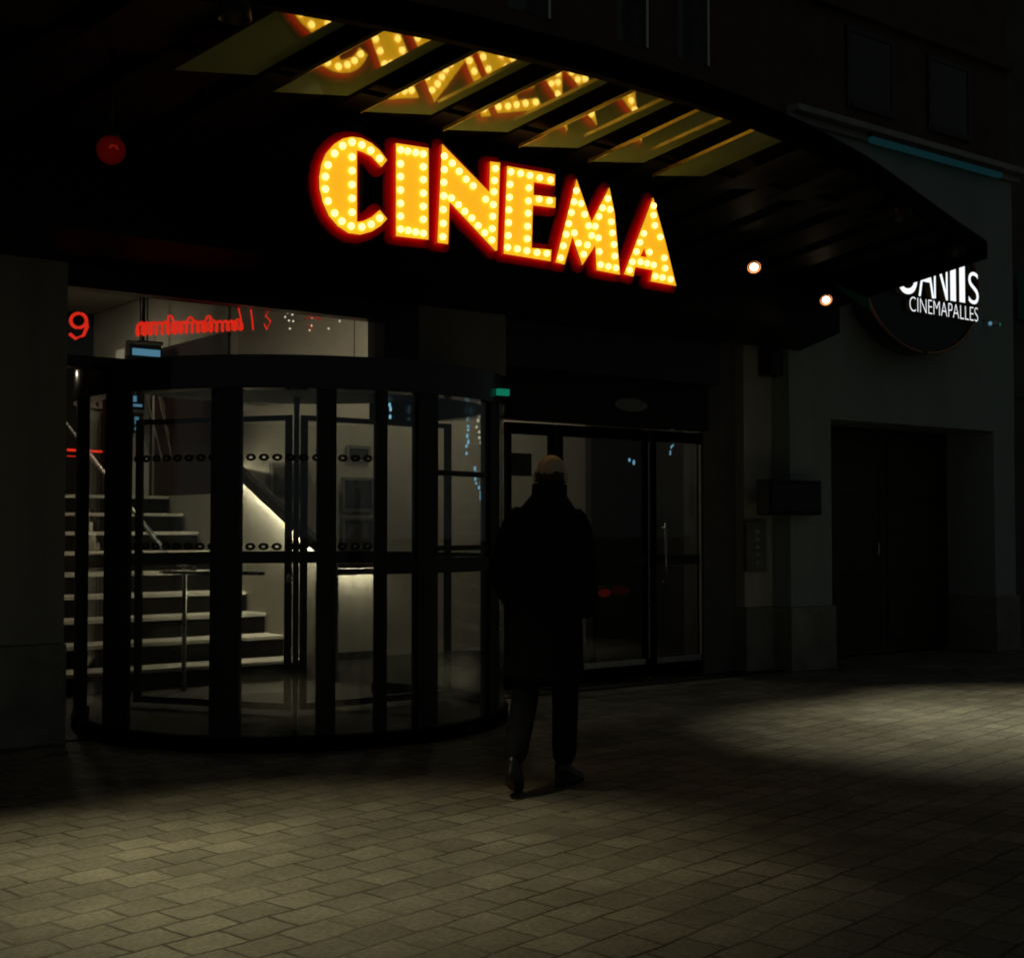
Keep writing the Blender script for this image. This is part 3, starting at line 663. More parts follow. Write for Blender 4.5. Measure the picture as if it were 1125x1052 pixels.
# ------------------------------------------------------------------ glass entrance doors on the right
YG2 = 9.2
def gx(px): return onY(px, 600, YG2).x
DOORS = [(gx(557), gx(610), 'narrow glass panel beside the revolving door with a dark notice on it', True, 'glass panel'),
         (gx(614), gx(713), 'glass door directly behind the standing person', False, 'door'),
         (gx(717), gx(774), 'glass door nearest the right pilaster with a pale edge strip', False, 'door')]
for i, (a, b, lab, stick, cat) in enumerate(DOORS):
    o_ = empty('glass_door' if cat == 'door' else 'glass_side_panel', ((a + b) / 2, YG2, 0), lab, cat, 'glass entrance doors')
    s_ = .05
    MB().box(a, a + s_, YG2, YG2 + .05, .02, 2.31).box(b - s_, b, YG2, YG2 + .05, .02, 2.31).box(a + s_ + .001, b - s_ - .001, YG2 + .002, YG2 + .048, 2.21, 2.31).box(a + s_ + .001, b - s_ - .001, YG2 + .002, YG2 + .048, .02, .14).obj('frame', 'beam', o_)
    B(a + s_, b - s_, YG2 + .02, YG2 + .03, .141, 2.209).obj('pane', 'door_glass', o_)
    if cat == 'door':
        B(a + s_, b - s_, YG2 + .004, YG2 + .019, 1.06, 1.15).obj('mid_rail', 'black_metal', o_)
        MB().tube([(a + .12, YG2 - .05, .85), (a + .12, YG2 - .05, 1.45)], .013).tube([(a + .12, YG2 - .05, .9), (a + .12, YG2 + .0, .9)], .009).tube([(a + .12, YG2 - .05, 1.4), (a + .12, YG2 + .0, 1.4)], .009).obj('handle', 'steel', o_)
        B(a + s_, b - s_, YG2 - .004, YG2 - .001 + .003, .15, .20).obj('kick_strip', 'steel', o_)
    if stick:
        q0, q1 = onY(556, 497, YG2 + .01), onY(584, 523, YG2 + .01)
        B(max(q0.x, a + s_), q1.x, YG2 + .010, YG2 + .0195, q1.z, q0.z).obj('notice', 'print_dark', o_)
    if i == 2:
        B(b - .075, b - .052, YG2 - .012, YG2 - .001, .2, 2.2).obj('edge_strip', 'tread', o_)
    if i == 1:
        B(b - .012, b - .002, YG2 - .008, YG2 - .001, .2, 2.2).obj('edge_strip', 'steel', o_)
P0, P1 = onY(676, 436, YF + .23), onY(712, 453, YF + .23)
pq = MB(); cx_, cz_, hx, hz = (P0.x + P1.x) / 2, (P0.z + P1.z) / 2, (P1.x - P0.x) / 2, (P0.z - P1.z) / 2
pq.prism([[(cx_ + hx * math.cos(k * math.pi / 14), YF + .235, cz_ + hz * math.sin(k * math.pi / 14)) for k in range(28)]], (0, .013, 0))
solo('door_plaque', pq, 'plaque', 'small grey oval plaque on the black panel above the glass doors', 'plaque')

# ------------------------------------------------------------------ lobby: stairs and fittings
RS, GO, Y1, NS = .195, .38, 11.15, 9
st = empty('staircase', (4.2, Y1, 0), 'wide lobby staircase with dark risers and pale treads behind the revolving door', 'staircase')
for k in range(1, NS + 1):
    y = Y1 + GO * (k - 1); z = RS * k
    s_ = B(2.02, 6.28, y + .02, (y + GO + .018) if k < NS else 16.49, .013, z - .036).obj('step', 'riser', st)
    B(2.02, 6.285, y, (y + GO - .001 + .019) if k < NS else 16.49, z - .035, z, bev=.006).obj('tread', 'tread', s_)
# parapet along the right side of the flight, lit by a strip under its handrail
yA, yB = 10.75, 12.6
def zp(y): return 1.23 + .46 * (y - 10.9)
MB().hexa([(6.29, yA, .013), (6.40, yA, .013), (6.40, yB, .013), (6.29, yB, .013), (6.29, yA, zp(yA)), (6.40, yA, zp(yA)), (6.40, yB, zp(yB)), (6.29, yB, zp(yB))]).obj('parapet', 'parapet', st)
hr = MB().hexa([(6.20, yA - .1, zp(yA) - .01), (6.28, yA - .1, zp(yA) - .01), (6.28, yB + .02, zp(yB) + .045), (6.20, yB + .02, zp(yB) + .045), (6.20, yA - .1, zp(yA) + .05), (6.28, yA - .1, zp(yA) + .05), (6.28, yB + .02, zp(yB) + .105), (6.20, yB + .02, zp(yB) + .105)])
hr.hexa([(6.20, yA - .1, zp(yA) - .055), (6.212, yA - .1, zp(yA) - .055), (6.212, yB + .02, zp(yB) - .005), (6.20, yB + .02, zp(yB) - .005), (6.20, yA - .1, zp(yA) - .012), (6.212, yA - .1, zp(yA) - .012), (6.212, yB + .02, zp(yB) + .043), (6.20, yB + .02, zp(yB) + .043)])
hr = hr.obj('handrail', 'wood', st)
MB().hexa([(6.245, yA, zp(yA) - .014), (6.272, yA, zp(yA) - .014), (6.272, yB, zp(yB) + .032), (6.245, yB, zp(yB) + .032), (6.245, yA, zp(yA) - .006), (6.272, yA, zp(yA) - .006), (6.272, yB, zp(yB) + .040), (6.245, yB, zp(yB) + .040)]).obj('light_strip', 'led', hr)
# central metal handrail
xh = 5.0
hd = empty('stair_handrail', (xh, 11.05, 0), 'thin metal handrail on a post climbing the middle of the stairs', 'handrail')
MB().tube([(xh, 10.95, .013), (xh, 10.95, 1.06)], .02).obj('post', 'steel', hd)
MB().tube([(xh, 10.75, 1.06), (xh, 10.95, 1.07), (xh, 11.2, 1.12), (xh, 14.3, 1.12 + 3.1 * RS / GO), (xh, 14.9, 2.75)], .022).obj('rail', 'steel', hd)
MB().tube([(xh, 14.4, 1.756), (xh, 14.4, 2.70)], .018).obj('post', 'steel', hd)
# low white wall right of the stairs, washed from under its ledge
a, b = onY(366, 700, 12.42), onY(417, 700, 12.42)
lw = empty('low_wall', ((a.x + b.x) / 2, 12.45, .012), 'low white wall lit from under its ledge right of the stair parapet', 'wall')
B(a.x, b.x, 12.42, 12.5, .10, .98).obj('panel', 'parapet', lw)
B(a.x, b.x, 12.44, 12.5, .013, .099).obj('base', 'black_paint', lw)
MB().box(a.x - .02, b.x + .02, 12.28, 12.52, .981, 1.03, bev=.006).box(a.x - .02, b.x + .02, 12.28, 12.292, .93, .979).obj('ledge', 'wood', lw)
B(a.x, b.x, 12.30, 12.33, .965, .978).obj('light_strip', 'led_soft', lw)
# pictures on the rear wall
YW = 12.62
for (x0, y0, x1, y1, lab, mt) in ((297, 509, 338, 548, 'dark poster on the rear wall just above the lit stair parapet', 'print_mid'), (376, 524, 411, 562, 'upper of two framed pictures on the pale wall right of the stairs', 'print_dark'), (376, 568, 411, 601, 'lower of two framed pictures on the pale wall right of the stairs', 'print_mid'), (381, 489, 407, 508, 'small dark framed picture highest on the pale wall right of the stairs', 'print_dark')):
    a, b = onY(x0, y0, YW - .02), onY(x1, y1, YW - .02)
    o_ = empty('wall_picture', ((a.x + b.x) / 2, YW, b.z), lab, 'picture', 'framed pictures in the lobby')
    MB().box(a.x, a.x + .03, YW - .03, YW - .002, b.z, a.z).box(b.x - .03, b.x, YW - .03, YW - .002, b.z, a.z).box(a.x + .03, b.x - .03, YW - .03, YW - .002, a.z - .03, a.z).box(a.x + .03, b.x - .03, YW - .03, YW - .002, b.z, b.z + .03).obj('frame', 'frame_grey', o_)
    B(a.x + .03, b.x - .03, YW - .012, YW - .004, b.z + .03, a.z - .03).obj('print', mt, o_)
# wall strip light
a, b = onY(262, 437, YW - .05), onY(312, 430, YW - .05)
wl = empty('wall_light', ((a.x + b.x) / 2, YW, min(a.z, b.z)), 'pale strip light high on the lobby wall above the stair parapet', 'light')
MB().hexa([(a.x, YW - .07, a.z - .03), (b.x, YW - .07, b.z - .01), (b.x, YW - .03, b.z - .01), (a.x, YW - .03, a.z - .03), (a.x, YW - .07, a.z + .05), (b.x, YW - .07, b.z + .02), (b.x, YW - .03, b.z + .02), (a.x, YW - .03, a.z + .05)]).obj('diffuser', 'strip_light', wl)
B(a.x - .02, b.x + .02, YW - .028, YW - .002, min(a.z, b.z) - .03, max(a.z, b.z) + .06).obj('back_plate', 'frame_grey', wl)
# ceiling lamps of the lobby
for x, y, lab in ((8.5, 11.6, 'round lobby ceiling lamp right of the parapet'), (5.0, 14.5, 'round lobby ceiling lamp over the top steps'), (9.3, 10.8, 'round lobby ceiling lamp behind the glass doors'), (3.5, 14.1, 'unseen round lamp hung low to light the stair landing')):
    o_ = empty('ceiling_lamp', (x, y, 4.0), lab, 'lamp', 'round lamps in the lobby ceiling')
    zl = 3.02 if x < 4 else 4.0; o_.location.z = zl  # landing lamp is added, hung low out of view to light the landing
    MB().lathe([(.17, .058), (.17, -.02), (.15, -.03), (.149, .0)], (x, y, zl)).obj('housing', 'black_paint' if x < 4 else 'white_plastic', o_)
    if x < 4: MB().tube([(x, y, zl + .058), (x, y, 4.055)], .008).obj('stem', 'black_paint', o_)
    MB().lathe([(.14, -.025), (.14, -.035), (.10, -.045), (.01, -.05)], (x, y, zl)).obj('diffuser', 'landing_light' if x < 4 else 'lobby_light', o_)
# landing furniture: grey column, screens, hanging rods
YL = 14.75
a, b = onY(141, 400, YL), onY(165, 545, YL)
gp = empty('display_column', ((a.x + b.x) / 2, YL, 1.755), 'grey column with blue screens on the stair landing', 'column')
B(a.x - .05, b.x, YL, YL + .25, 1.757, 3.42).obj('shaft', 'grey_panel', gp)
for x0, y0, x1, y1 in ((141, 433, 156, 447), (148, 456, 155, 473)):
    p, q_ = onY(x0, y0, YL - .04), onY(x1, y1, YL - .04)
    s_ = B(p.x - .03, q_.x + .03, YL - .04, YL - .002, q_.z - .03, p.z + .03, bev=.006).obj('screen', 'black_metal', gp)
    B(p.x, q_.x, YL - .046, YL - .041, q_.z, q_.z + (p.z - q_.z) * .22).obj('caption_bar', 'screen_blue', s_)
    B(p.x, p.x + (q_.x - p.x) * .6, YL - .046, YL - .041, q_.z + (p.z - q_.z) * .4, q_.z + (p.z - q_.z) * .9).obj('picture_area', 'screen_blue', s_)
p, q_ = onY(166, 430, YL), onY(169, 545, YL)
solo('metal_pole', MB().tube([(p.x, YL - .1, 1.757), (p.x, YL - .1, 3.6)], .022), 'tread', 'pale upright pole beside the grey column on the landing', 'pole')
# monitor seen through the transom
a, b = onY(141, 373, 13.6), onY(178, 388, 13.6)
mo = empty('hanging_monitor', ((a.x + b.x) / 2, 13.6, b.z - .3), 'monitor with a blue bar hanging above the stairs behind the transom', 'monitor')
B(a.x, b.x, 13.62, 13.7, b.z - .35, a.z, bev=.01).obj('casing', 'black_metal', mo)
MB().box(a.x + .02, b.x, 13.605, 13.618, a.z - .035, a.z - .008).box(a.x - .03, a.x + .02, 13.605, 13.618, a.z - .16, a.z - .008).obj('edge', 'tread', mo)
B(a.x + .05, b.x - .02, 13.60, 13.612, b.z - .04, b.z + .03).obj('caption_bar', 'screen_blue', mo)
MB().tube([((a.x + b.x) / 2, 13.66, a.z), ((a.x + b.x) / 2, 13.66, 4.05)], .02).obj('hanger', 'black_metal', mo)
rods = [((168, 425), (187, 520)), ((171, 425), (192, 517)), ((173, 425), (197, 519)), ((176, 425), (208, 521)), ((165, 428), (183, 505))]
tops = []
for i, (u, v) in enumerate(rods):
    p, q_ = onY(*u, 14.3), onY(*v, 14.3); d_ = (p - q_).normalized(); p = p + d_ * ((3.40 - p.z) / d_.z); tops.append(p)
    p.y += .06 * (i - 2); q_.y += .06 * (i - 2)
    solo('hanging_rod', MB().tube([p, q_], .016 if i == 3 else .010, 8), 'tread', ('thickest and rightmost of the slanting metal rods hanging over the landing' if i == 3 else 'thin slanting metal rod hanging over the landing beside the pale pole'), 'rod', 'slanting rods hanging over the stair landing' if i != 3 else 'rods over the landing')
ta, tb = min(p.x for p in tops) - .1, max(p.x for p in tops) + .1
rr_ = empty('hanging_rail', ((ta + tb) / 2, 14.3, 3.4), 'black rail above the landing from which the slanting rods hang', 'rail')
B(ta, tb, 14.1, 14.5, 3.40, 3.44, bev=.008).obj('bar', 'black_paint', rr_)
for x in (ta + .1, tb - .1): MB().tube([(x, 14.3, 3.44), (x, 14.3, 4.055)], .008).obj('hanger', 'black_paint', rr_)
# dark drape behind
a, b = onY(172, 450, 15.9), onY(236, 545, 15.9)
dr = MB(); n_ = 24
for k in range(n_):
    x = a.x + (b.x - a.x) * k / n_; x2 = a.x + (b.x - a.x) * (k + 1) / n_
    yA_, yB_ = 15.9 + .05 * math.sin(k * 1.7), 15.9 + .05 * math.sin((k + 1) * 1.7)
    dr.hexa([(x, yA_, 1.76), (x2, yB_, 1.76), (x2, yB_ + .03, 1.76), (x, yA_ + .03, 1.76), (x, yA_, 3.6), (x2, yB_, 3.6), (x2, yB_ + .03, 3.6), (x, yA_ + .03, 3.6)])
solo('drape', dr, 'red_wall', 'dark red drape at the back of the stair landing', 'drape')
# red neon line + reflected cursive neon, built as tubes behind the transom
p, q_ = onY(74, 494, 13.2), onY(112, 496, 13.2)
solo('red_strip_light', MB().tube([p, q_], .012).tube([p - Vector((0, 0, .06)), q_ - Vector((0, 0, .06)) - (q_ - p) * .3], .004), 'neon_red', 'thin level red strip light at the left end of the stairs', 'light')
cw = lambda x, y: (60 + x * .3289, 310 + y * .3289)
YN = YF + .2
ns_ = empty('neon_reflection', (onY(210, 355, YN).x, YN, 2.6), 'reflected red neon handwriting, built as tubes behind the transom window above the revolving door', 'sign')
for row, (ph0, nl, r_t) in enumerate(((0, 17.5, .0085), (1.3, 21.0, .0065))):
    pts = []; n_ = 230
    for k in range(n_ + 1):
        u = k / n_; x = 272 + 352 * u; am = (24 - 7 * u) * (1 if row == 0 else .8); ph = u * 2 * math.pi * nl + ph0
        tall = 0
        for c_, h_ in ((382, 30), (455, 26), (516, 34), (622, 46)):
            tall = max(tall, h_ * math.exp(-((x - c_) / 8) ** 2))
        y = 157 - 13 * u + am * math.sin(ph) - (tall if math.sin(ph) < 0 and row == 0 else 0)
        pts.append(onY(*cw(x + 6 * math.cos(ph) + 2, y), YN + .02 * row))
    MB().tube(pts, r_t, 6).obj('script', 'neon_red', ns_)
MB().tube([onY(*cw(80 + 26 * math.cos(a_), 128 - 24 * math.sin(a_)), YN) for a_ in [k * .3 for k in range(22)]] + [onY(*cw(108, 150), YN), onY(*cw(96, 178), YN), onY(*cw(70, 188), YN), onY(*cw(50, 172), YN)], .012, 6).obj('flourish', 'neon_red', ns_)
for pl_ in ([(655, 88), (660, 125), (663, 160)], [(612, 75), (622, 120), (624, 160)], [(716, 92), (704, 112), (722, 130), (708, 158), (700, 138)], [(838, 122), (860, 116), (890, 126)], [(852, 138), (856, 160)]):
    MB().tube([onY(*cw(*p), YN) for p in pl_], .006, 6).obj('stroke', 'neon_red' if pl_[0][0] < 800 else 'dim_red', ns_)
fl = empty('dot_text', onY(*cw(850, 120), YN + .03), 'dot-matrix text built as a sprinkle of tiny white lights behind the right end of the transom window', 'fairy lights')  # dot-matrix text, built as small lights on an invented wire
dt = MB()
for x, y in ((762, 98), (778, 102), (794, 108), (770, 116), (783, 128), (797, 130), (786, 155), (860, 118), (858, 145), (852, 160), (915, 155), (952, 130)):
    dt.ball(onY(*cw(x, y), YN + .03), .008, u=8, v=6)
dt.obj('lights', 'fairy_warm', fl)
MB().tube([onY(*cw(760, 92), YN + .045), onY(*cw(800, 134), YN + .045), onY(*cw(860, 120), YN + .045), onY(*cw(952, 130), YN + .045)], .0015, 5).obj('wire', 'black_metal', fl)

def string(px, y0, y1, Y, n, lab, mt='fairy_blue', jit=3, wire=True, sway=6, size=.011):
    top, bot = onY(px, y0, Y), onY(px + sway, y1, Y)
    o_ = empty('light_string', top, lab, 'fairy lights', 'hanging strings of fairy lights')
    MB().tube([top + Vector((0, 0, .02)), bot], .002, 5).obj('wire', 'black_metal', o_)
    mb = MB()
    for k in range(n):
        p = top.lerp(bot, (k + .5) / n) + Vector((random.uniform(-1, 1) * jit * .006, 0, random.uniform(-.01, .01)))
        mb.ball(p, (size, size, size * random.uniform(1.0, 2.2)), u=8, v=6)
    mb.obj('lights', mt, o_)
string(515, 446, 500, 9.35, 9, 'string of blue fairy lights nearest the revolving door\'s right post', sway=-1)  # garland reflections in the drum glass, built as strings inside it
string(524, 452, 490, 9.30, 6, 'reflection of warm white fairy lights, built as a string beside the blue ones in the revolving door', 'fairy_warm', sway=3)
string(521, 512, 555, 9.35, 8, 'lower blue fairy light string at the revolving door\'s right side', sway=8)
string(427, 440, 468, 9.5, 4, 'short blue fairy light string just right of the thin revolving door post', sway=4)
string(740, 474, 500, 9.32, 8, 'small bright blue fairy light cluster in the right glass door', sway=-3, size=.008)
string(690, 502, 510, 9.32, 2, 'two blue fairy lights in the glass door behind the person', sway=9, size=.012)
# canopy lamp reflections, built as pendants hung in the lobby
for px, py, lab in ((389, 435, 'small orange lamp reflection built as a pendant, left one of the pair'), (412, 435, 'brighter peach lamp reflection built as a pendant, right one of the pair')):
    P = onY(px, py, 10.9)
    o_ = empty('lamp_reflection', (P.x, P.y, P.z), lab, 'lamp', 'pair of lamp reflections built as pendants')
    MB().ball(P, (.028, .028, .045) if px < 400 else (.04, .04, .07)).obj('globe', 'amber' if px > 400 else 'dim_red', o_)
    MB().tube([P + Vector((0, 0, .04)), (P.x, P.y, 4.055)], .004, 6).obj('cord', 'black_metal', o_)
# exit sign, tail light reflection built as a lamp with invented housing and stand
ye_ = DC.y + (DR + .06) * math.sin(dth(543))
a, b = onY(545, 427, ye_), onY(557, 435, ye_)
ex = empty('exit_sign', (a.x, ye_, b.z), 'small green lit sign at the top of the revolving door\'s right post', 'sign')
B(a.x, b.x, ye_ - .03, ye_ - .001, b.z, a.z).obj('lit_face', 'exit_green', ex); B(a.x - .01, b.x + .01, ye_, ye_ + .03, b.z - .01, a.z + .01).obj('casing', 'black_metal', ex)
tl = empty('tail_reflection', (onY(662, 650, 9.5).x, 9.5, onY(662, 650, 9.5).z), 'red tail light reflection in the glass door, built as a dim lamp at hip height', 'lamp')
pp = [onY(650, 653, 9.5), onY(656, 652, 9.5), onY(668, 649, 9.5), onY(688, 646, 9.5)]
MB().ball(onY(664, 651, 9.5), (.075, .03, .04), u=20, v=12).obj('lens', 'tail_red', tl)
MB().ball(onY(682, 648, 9.53), (.12, .03, .042), u=20, v=12).obj('reflector', 'tail_dim', tl)
MB().tube([p + Vector((0, .08, 0)) for p in pp], [.03, .05, .05, .03], 12).obj('housing', 'black_metal', tl)
MB().box(pp[1].x, pp[1].x + .04, 9.56, 9.6, .013, pp[1].z).obj('stand', 'black_metal', tl)

# ------------------------------------------------------------------ red globe lamp under the canopy
P = onY(122, 165, 6.6)
gl = empty('globe_lamp', P, 'round red globe lamp hanging under the canopy at the upper left', 'lamp')
for r_g in (.072, .060, .048): MB().ball(P, r_g, u=24, v=16).obj('globe', 'red_haze', gl)  # nested glowing shells imitate the soft haze around the lamp
MB().ball(P, .036, u=20, v=12).obj('core', 'red_lens', gl)
MB().tube([P + Vector((-.022, -.032, -.0)), P + Vector((-.010, -.037, .014)), P + Vector((.010, -.037, .014)), P + Vector((.022, -.032, 0))], .006, 8).obj('filament', 'red_core', gl)
MB().lathe([(.03, .062), (.04, .064), (.04, .085), (.02, .095)], P).obj('cap', 'black_metal', gl)
MB().tube([P + Vector((0, 0, .09)), (P.x, P.y, zc(P.y) - .02)], .008).obj('stem', 'black_metal', gl)

# ------------------------------------------------------------------ person in the long coat
def skin(chains, sub=1):
    """connected joints with radii grown into one surface: chains of (pos, (rx, ry)) sharing joints by position"""
    me = bpy.data.meshes.new('skin'); vs, rs, es, idx = [], [], [], {}
    for ch in chains:
        prev = None
        for p, r in ch:
            key = tuple(round(c, 4) for c in p)
            if key not in idx: idx[key] = len(vs); vs.append(p); rs.append(r)
            i = idx[key]
            if prev is not None and prev != i: es.append((prev, i))
            prev = i
    me.from_pydata(vs, es, []); ob = bpy.data.objects.new('skin', me); COL.objects.link(ob)
    md = ob.modifiers.new('s', 'SKIN'); md.use_smooth_shade = True
    for i, r in enumerate(rs): me.skin_vertices[0].data[i].radius = r if isinstance(r, tuple) else (r, r)
    me.skin_vertices[0].data[0].use_root = True
    sb = ob.modifiers.new('b', 'SUBSURF'); sb.levels = sub; sb.render_levels = sub
    dg = bpy.context.evaluated_depsgraph_get(); dg.update(); out = bpy.data.meshes.new_from_object(ob.evaluated_get(dg))
    bpy.data.objects.remove(ob); bm = bmesh.new(); bm.from_mesh(out); bpy.data.meshes.remove(out); return bm
def fuse(bms, name, mt, parent, vox=.012, smooth=6):
    """several closed bodies remeshed into one continuous surface"""
    big = bmesh.new()
    for b_ in bms:
        tmp = bpy.data.meshes.new('t'); b_.to_mesh(tmp); b_.free(); big.from_mesh(tmp); bpy.data.meshes.remove(tmp)
    me = bpy.data.meshes.new(name); big.to_mesh(me); big.free()
    ob = bpy.data.objects.new('t', me); COL.objects.link(ob)
    r = ob.modifiers.new('r', 'REMESH'); r.mode = 'VOXEL'; r.voxel_size = vox; r.use_smooth_shade = True
    s_ = ob.modifiers.new('sm', 'SMOOTH'); s_.iterations = smooth; s_.factor = .5
    dg = bpy.context.evaluated_depsgraph_get(); dg.update(); out = bpy.data.meshes.new_from_object(ob.evaluated_get(dg)); bpy.data.objects.remove(ob)
    b2 = bmesh.new(); b2.from_mesh(out); seen, best = set(), []
    for v0 in b2.verts:                                  # keep the outer skin only
        if v0 in seen: continue
        stack, isl = [v0], []; seen.add(v0)
        while stack:
            v = stack.pop(); isl.append(v)
            for e in v.link_edges:
                w_ = e.other_vert(v)
                if w_ not in seen: seen.add(w_); stack.append(w_)
        if len(isl) > len(best): best = isl
    kp = set(best); bmesh.ops.delete(b2, geom=[v for v in b2.verts if v not in kp], context='VERTS'); b2.to_mesh(out); b2.free()
    out.name = name; out.materials.clear(); out.materials.append(M[mt])
    for p in out.polygons: p.use_smooth = True; p.material_index = 0
    o_ = bpy.data.objects.new(name, out); COL.objects.link(o_); o_.parent = parent; return o_
def loft(rings, seg=36):
    bm = bmesh.new(); R_ = []
    for (cx, cy, z, rx, ry, fold) in rings:
        R_.append([bm.verts.new((cx + rx * math.cos(2 * math.pi * k / seg) * (1 + fold * math.sin(k * 2.1 + z * 3)), cy + ry * math.sin(2 * math.pi * k / seg) * (1 + fold * math.sin(k * 1.7 + 1)), z)) for k in range(seg)])
    for u, v in zip(R_, R_[1:]):
        for k in range(seg): bm.faces.new((u[k], u[(k + 1) % seg], v[(k + 1) % seg], v[k]))
    bm.faces.new(R_[0][::-1]); bm.faces.new(R_[-1]); return bm
def ballbm(c, r): m_ = MB().ball(c, r, u=20, v=14); return m_.bm

gp_ = onZ(594, 867, 0)
pe = empty('person', (gp_.x, gp_.y, 0), 'bald person in a long dark coat seen from behind before the doors', 'person', rz=rad(-57))
pe.rotation_euler.y = rad(1.6)
# body (local: +y is forward)
legL = [((0, 0, .97), (.12, .10)), ((-.085, -.02, .90), (.085, .085)), ((-.08, -.05, .50), (.055, .058)), ((-.07, -.27, .15), (.037, .04))]
legR = [((0, 0, .97), (.12, .10)), ((.085, .02, .90), (.085, .085)), ((.08, .15, .50), (.055, .058)), ((.075, .17, .08), (.037, .04))]
tor = [((0, 0, .97), (.12, .10)), ((0, 0, 1.15), (.13, .10)), ((0, .01, 1.36), (.15, .11)), ((0, .01, 1.49), (.075, .07)), ((0, .03, 1.57), (.055, .055)), ((0, .045, 1.62), (.055, .06))]
arms = []
for s_ in (-1, 1):
    arms.append([((0, .01, 1.36), (.15, .11)), ((s_ * .15, 0, 1.40), (.045, .045)), ((s_ * .225, -.055, 1.16), (.034, .034)), ((s_ * .20, .09, .98), (.03, .03)), ((s_ * .175, .13, .95), (.03, .036))])
body = skin([legL, legR, tor] + arms)
head = [ballbm((0, .045, 1.70), (.080, .098, .098)), ballbm((0, .06, 1.645), (.058, .075, .075)), ballbm((0, .148, 1.672), (.013, .022, .02)), ballbm((0, .135, 1.70), (.009, .015, .03)),
        ballbm((-.086, .035, 1.675), (.012, .022, .036)), ballbm((.086, .035, 1.675), (.012, .022, .036)), ballbm((0, .128, 1.635), (.024, .012, .010)), ballbm((0, .122, 1.60), (.026, .024, .022)),
        ballbm((-.03, .125, 1.695), (.013, .012, .009)), ballbm((.03, .125, 1.695), (.013, .012, .009)), ballbm((0, .12, 1.722), (.055, .02, .012))]
hands = []
for s_ in (-1, 1):
    base = Vector((s_ * .17, .11, .93))
    hands.append(ballbm(base + Vector((0, .03, -.02)), (.018, .045, .04)))
    for f_ in range(4):
        p0 = base + Vector((0, .055, .012 - .02 * f_)); ln = (.034, .04, .038, .03)[f_]
        hands.append(skin([[(tuple(p0), .009), (tuple(p0 + Vector((-s_ * .004, ln, -.008))), .0085), (tuple(p0 + Vector((-s_ * .018, ln * 1.5, -.018))), .008)]]))
    p0 = base + Vector((-s_ * .012, .02, .02))
    hands.append(skin([[(tuple(p0), .011), (tuple(p0 + Vector((-s_ * .02, .03, .008))), .0095), (tuple(p0 + Vector((-s_ * .026, .052, .0))), .0085)]]))
bo = fuse([body] + head + hands, 'body', 'skin', pe, vox=.006, smooth=4)
# hair: short fringe round the back and sides
hb = bmesh.new(); seg = 28; rings = []
for z, grow in ((1.622, .0), (1.635, .006), (1.66, .008), (1.678, .006), (1.692, .001)):
    ring = []
    for k in range(seg + 1):
        a = rad(170 + 200 * k / seg); hz_ = (z - 1.70) / .098; w_ = math.sqrt(max(.05, 1 - hz_ * hz_))
        zz_ = z + (random.uniform(-.006, .008) if z > 1.67 else 0) + .012 * abs(math.cos(a)) * (z > 1.65)
        ring.append(hb.verts.new(((.0815 * w_ + grow) * math.cos(a), .045 + (.0985 * w_ + grow) * math.sin(a), zz_)))
    rings.append(ring)
for u, v in zip(rings, rings[1:]):
    for k in range(seg): hb.faces.new((u[k], u[k + 1], v[k + 1], v[k])).smooth = True
mb = MB(); mb.bm.free(); mb.bm = hb; mb.obj('hair', 'hair', pe, local=True)
coat = [loft([(0, -.01, .60, .224, .175, .05), (0, -.005, .80, .214, .168, .045), (0, 0, 1.0, .20, .155, .03), (0, 0, 1.15, .19, .145, .018), (0, .005, 1.32, .19, .142, .008), (0, .005, 1.45, .18, .13, 0), (0, .008, 1.53, .135, .11, 0), (0, .015, 1.58, .095, .09, 0), (0, .025, 1.615, .083, .085, 0)])]
for s_ in (-1, 1):
    coat.append(skin([[((s_ * .12, 0, 1.47), .075), ((s_ * .172, -.005, 1.455), .080), ((s_ * .213, -.03 + .02 * s_, 1.31), .072), ((s_ * .238, -.065 + .03 * s_, 1.14), .064), ((s_ * .235, .03, 1.04), .058), ((s_ * .205, .11, .97), .055), ((s_ * .175, .14, .93), .052)]]))
co = fuse(coat, 'coat', 'coat', pe, vox=.014, smooth=5)
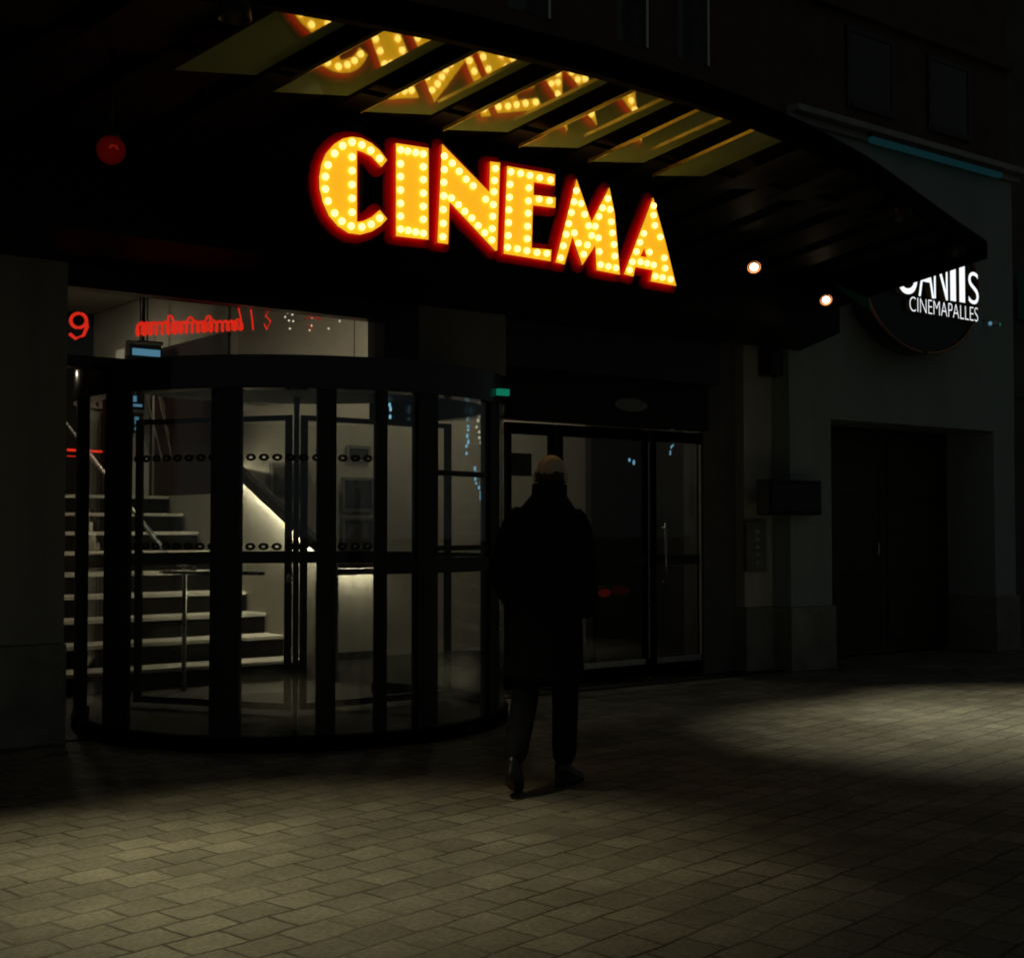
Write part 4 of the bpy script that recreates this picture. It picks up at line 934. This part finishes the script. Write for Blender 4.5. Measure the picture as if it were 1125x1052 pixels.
cl = MB(); cl.lathe([(.085, 1.56), (.097, 1.59), (.094, 1.635), (.084, 1.64), (.08, 1.58)], (0, .02, 0), seg=28).obj('collar', 'coat', co, local=True)
tr = skin([[((0, 0, .92), (.15, .12)), ((-.09, -.02, .80), (.10, .10)), ((-.082, -.05, .50), (.08, .082)), ((-.072, -.265, .16), (.066, .073))], [((0, 0, .92), (.15, .12)), ((.09, .03, .80), (.10, .10)), ((.082, .15, .50), (.08, .082)), ((.076, .17, .09), (.068, .075))]])
fuse([tr], 'trousers', 'trousers', pe, vox=.014, smooth=4)
def shoe(c, yaw, lift):
    bm = loft([(0, .06, 0, .043, .135, 0), (0, .06, .02, .047, .14, 0), (0, .055, .05, .044, .125, 0), (0, .0, .085, .04, .075, 0), (0, -.02, .12, .042, .052, 0)], 24)
    Mx = Matrix.Translation(c) @ Matrix.Rotation(yaw, 4, 'Z') @ Matrix.Translation((0, .17, 0)) @ Matrix.Rotation(-lift, 4, 'X') @ Matrix.Translation((0, -.17, 0))
    bmesh.ops.transform(bm, matrix=Mx, verts=bm.verts)
    for f in bm.faces: f.smooth = True
    m_ = MB(); m_.bm.free(); m_.bm = bm; m_.obj('shoe', 'shoe', pe, local=True)
shoe(Vector((-.072, -.29, .003)), rad(6), rad(28)); shoe(Vector((.08, .16, .003)), rad(-14), 0)

# ------------------------------------------------------------------ night light
w = bpy.data.worlds.new('World'); S.world = w; w.use_nodes = True
t = w.node_tree; t.nodes.clear(); o = t.nodes.new('ShaderNodeOutputWorld'); bg = t.nodes.new('ShaderNodeBackground')
bg.inputs['Color'].default_value = (.88, 1.0, .94, 1); bg.inputs['Strength'].default_value = .026
t.links.new(bg.outputs[0], o.inputs[0])
S.view_settings.view_transform = 'Standard'; S.view_settings.look = 'None'; S.view_settings.exposure = 0; S.view_settings.gamma = 1
S.cycles.filter_width = 1.9; S.cycles.use_denoising = True; S.cycles.max_bounces = 10; S.cycles.transparent_max_bounces = 24; S.cycles.caustics_reflective = False; S.cycles.caustics_refractive = False
S.cycles.sample_clamp_indirect = 4
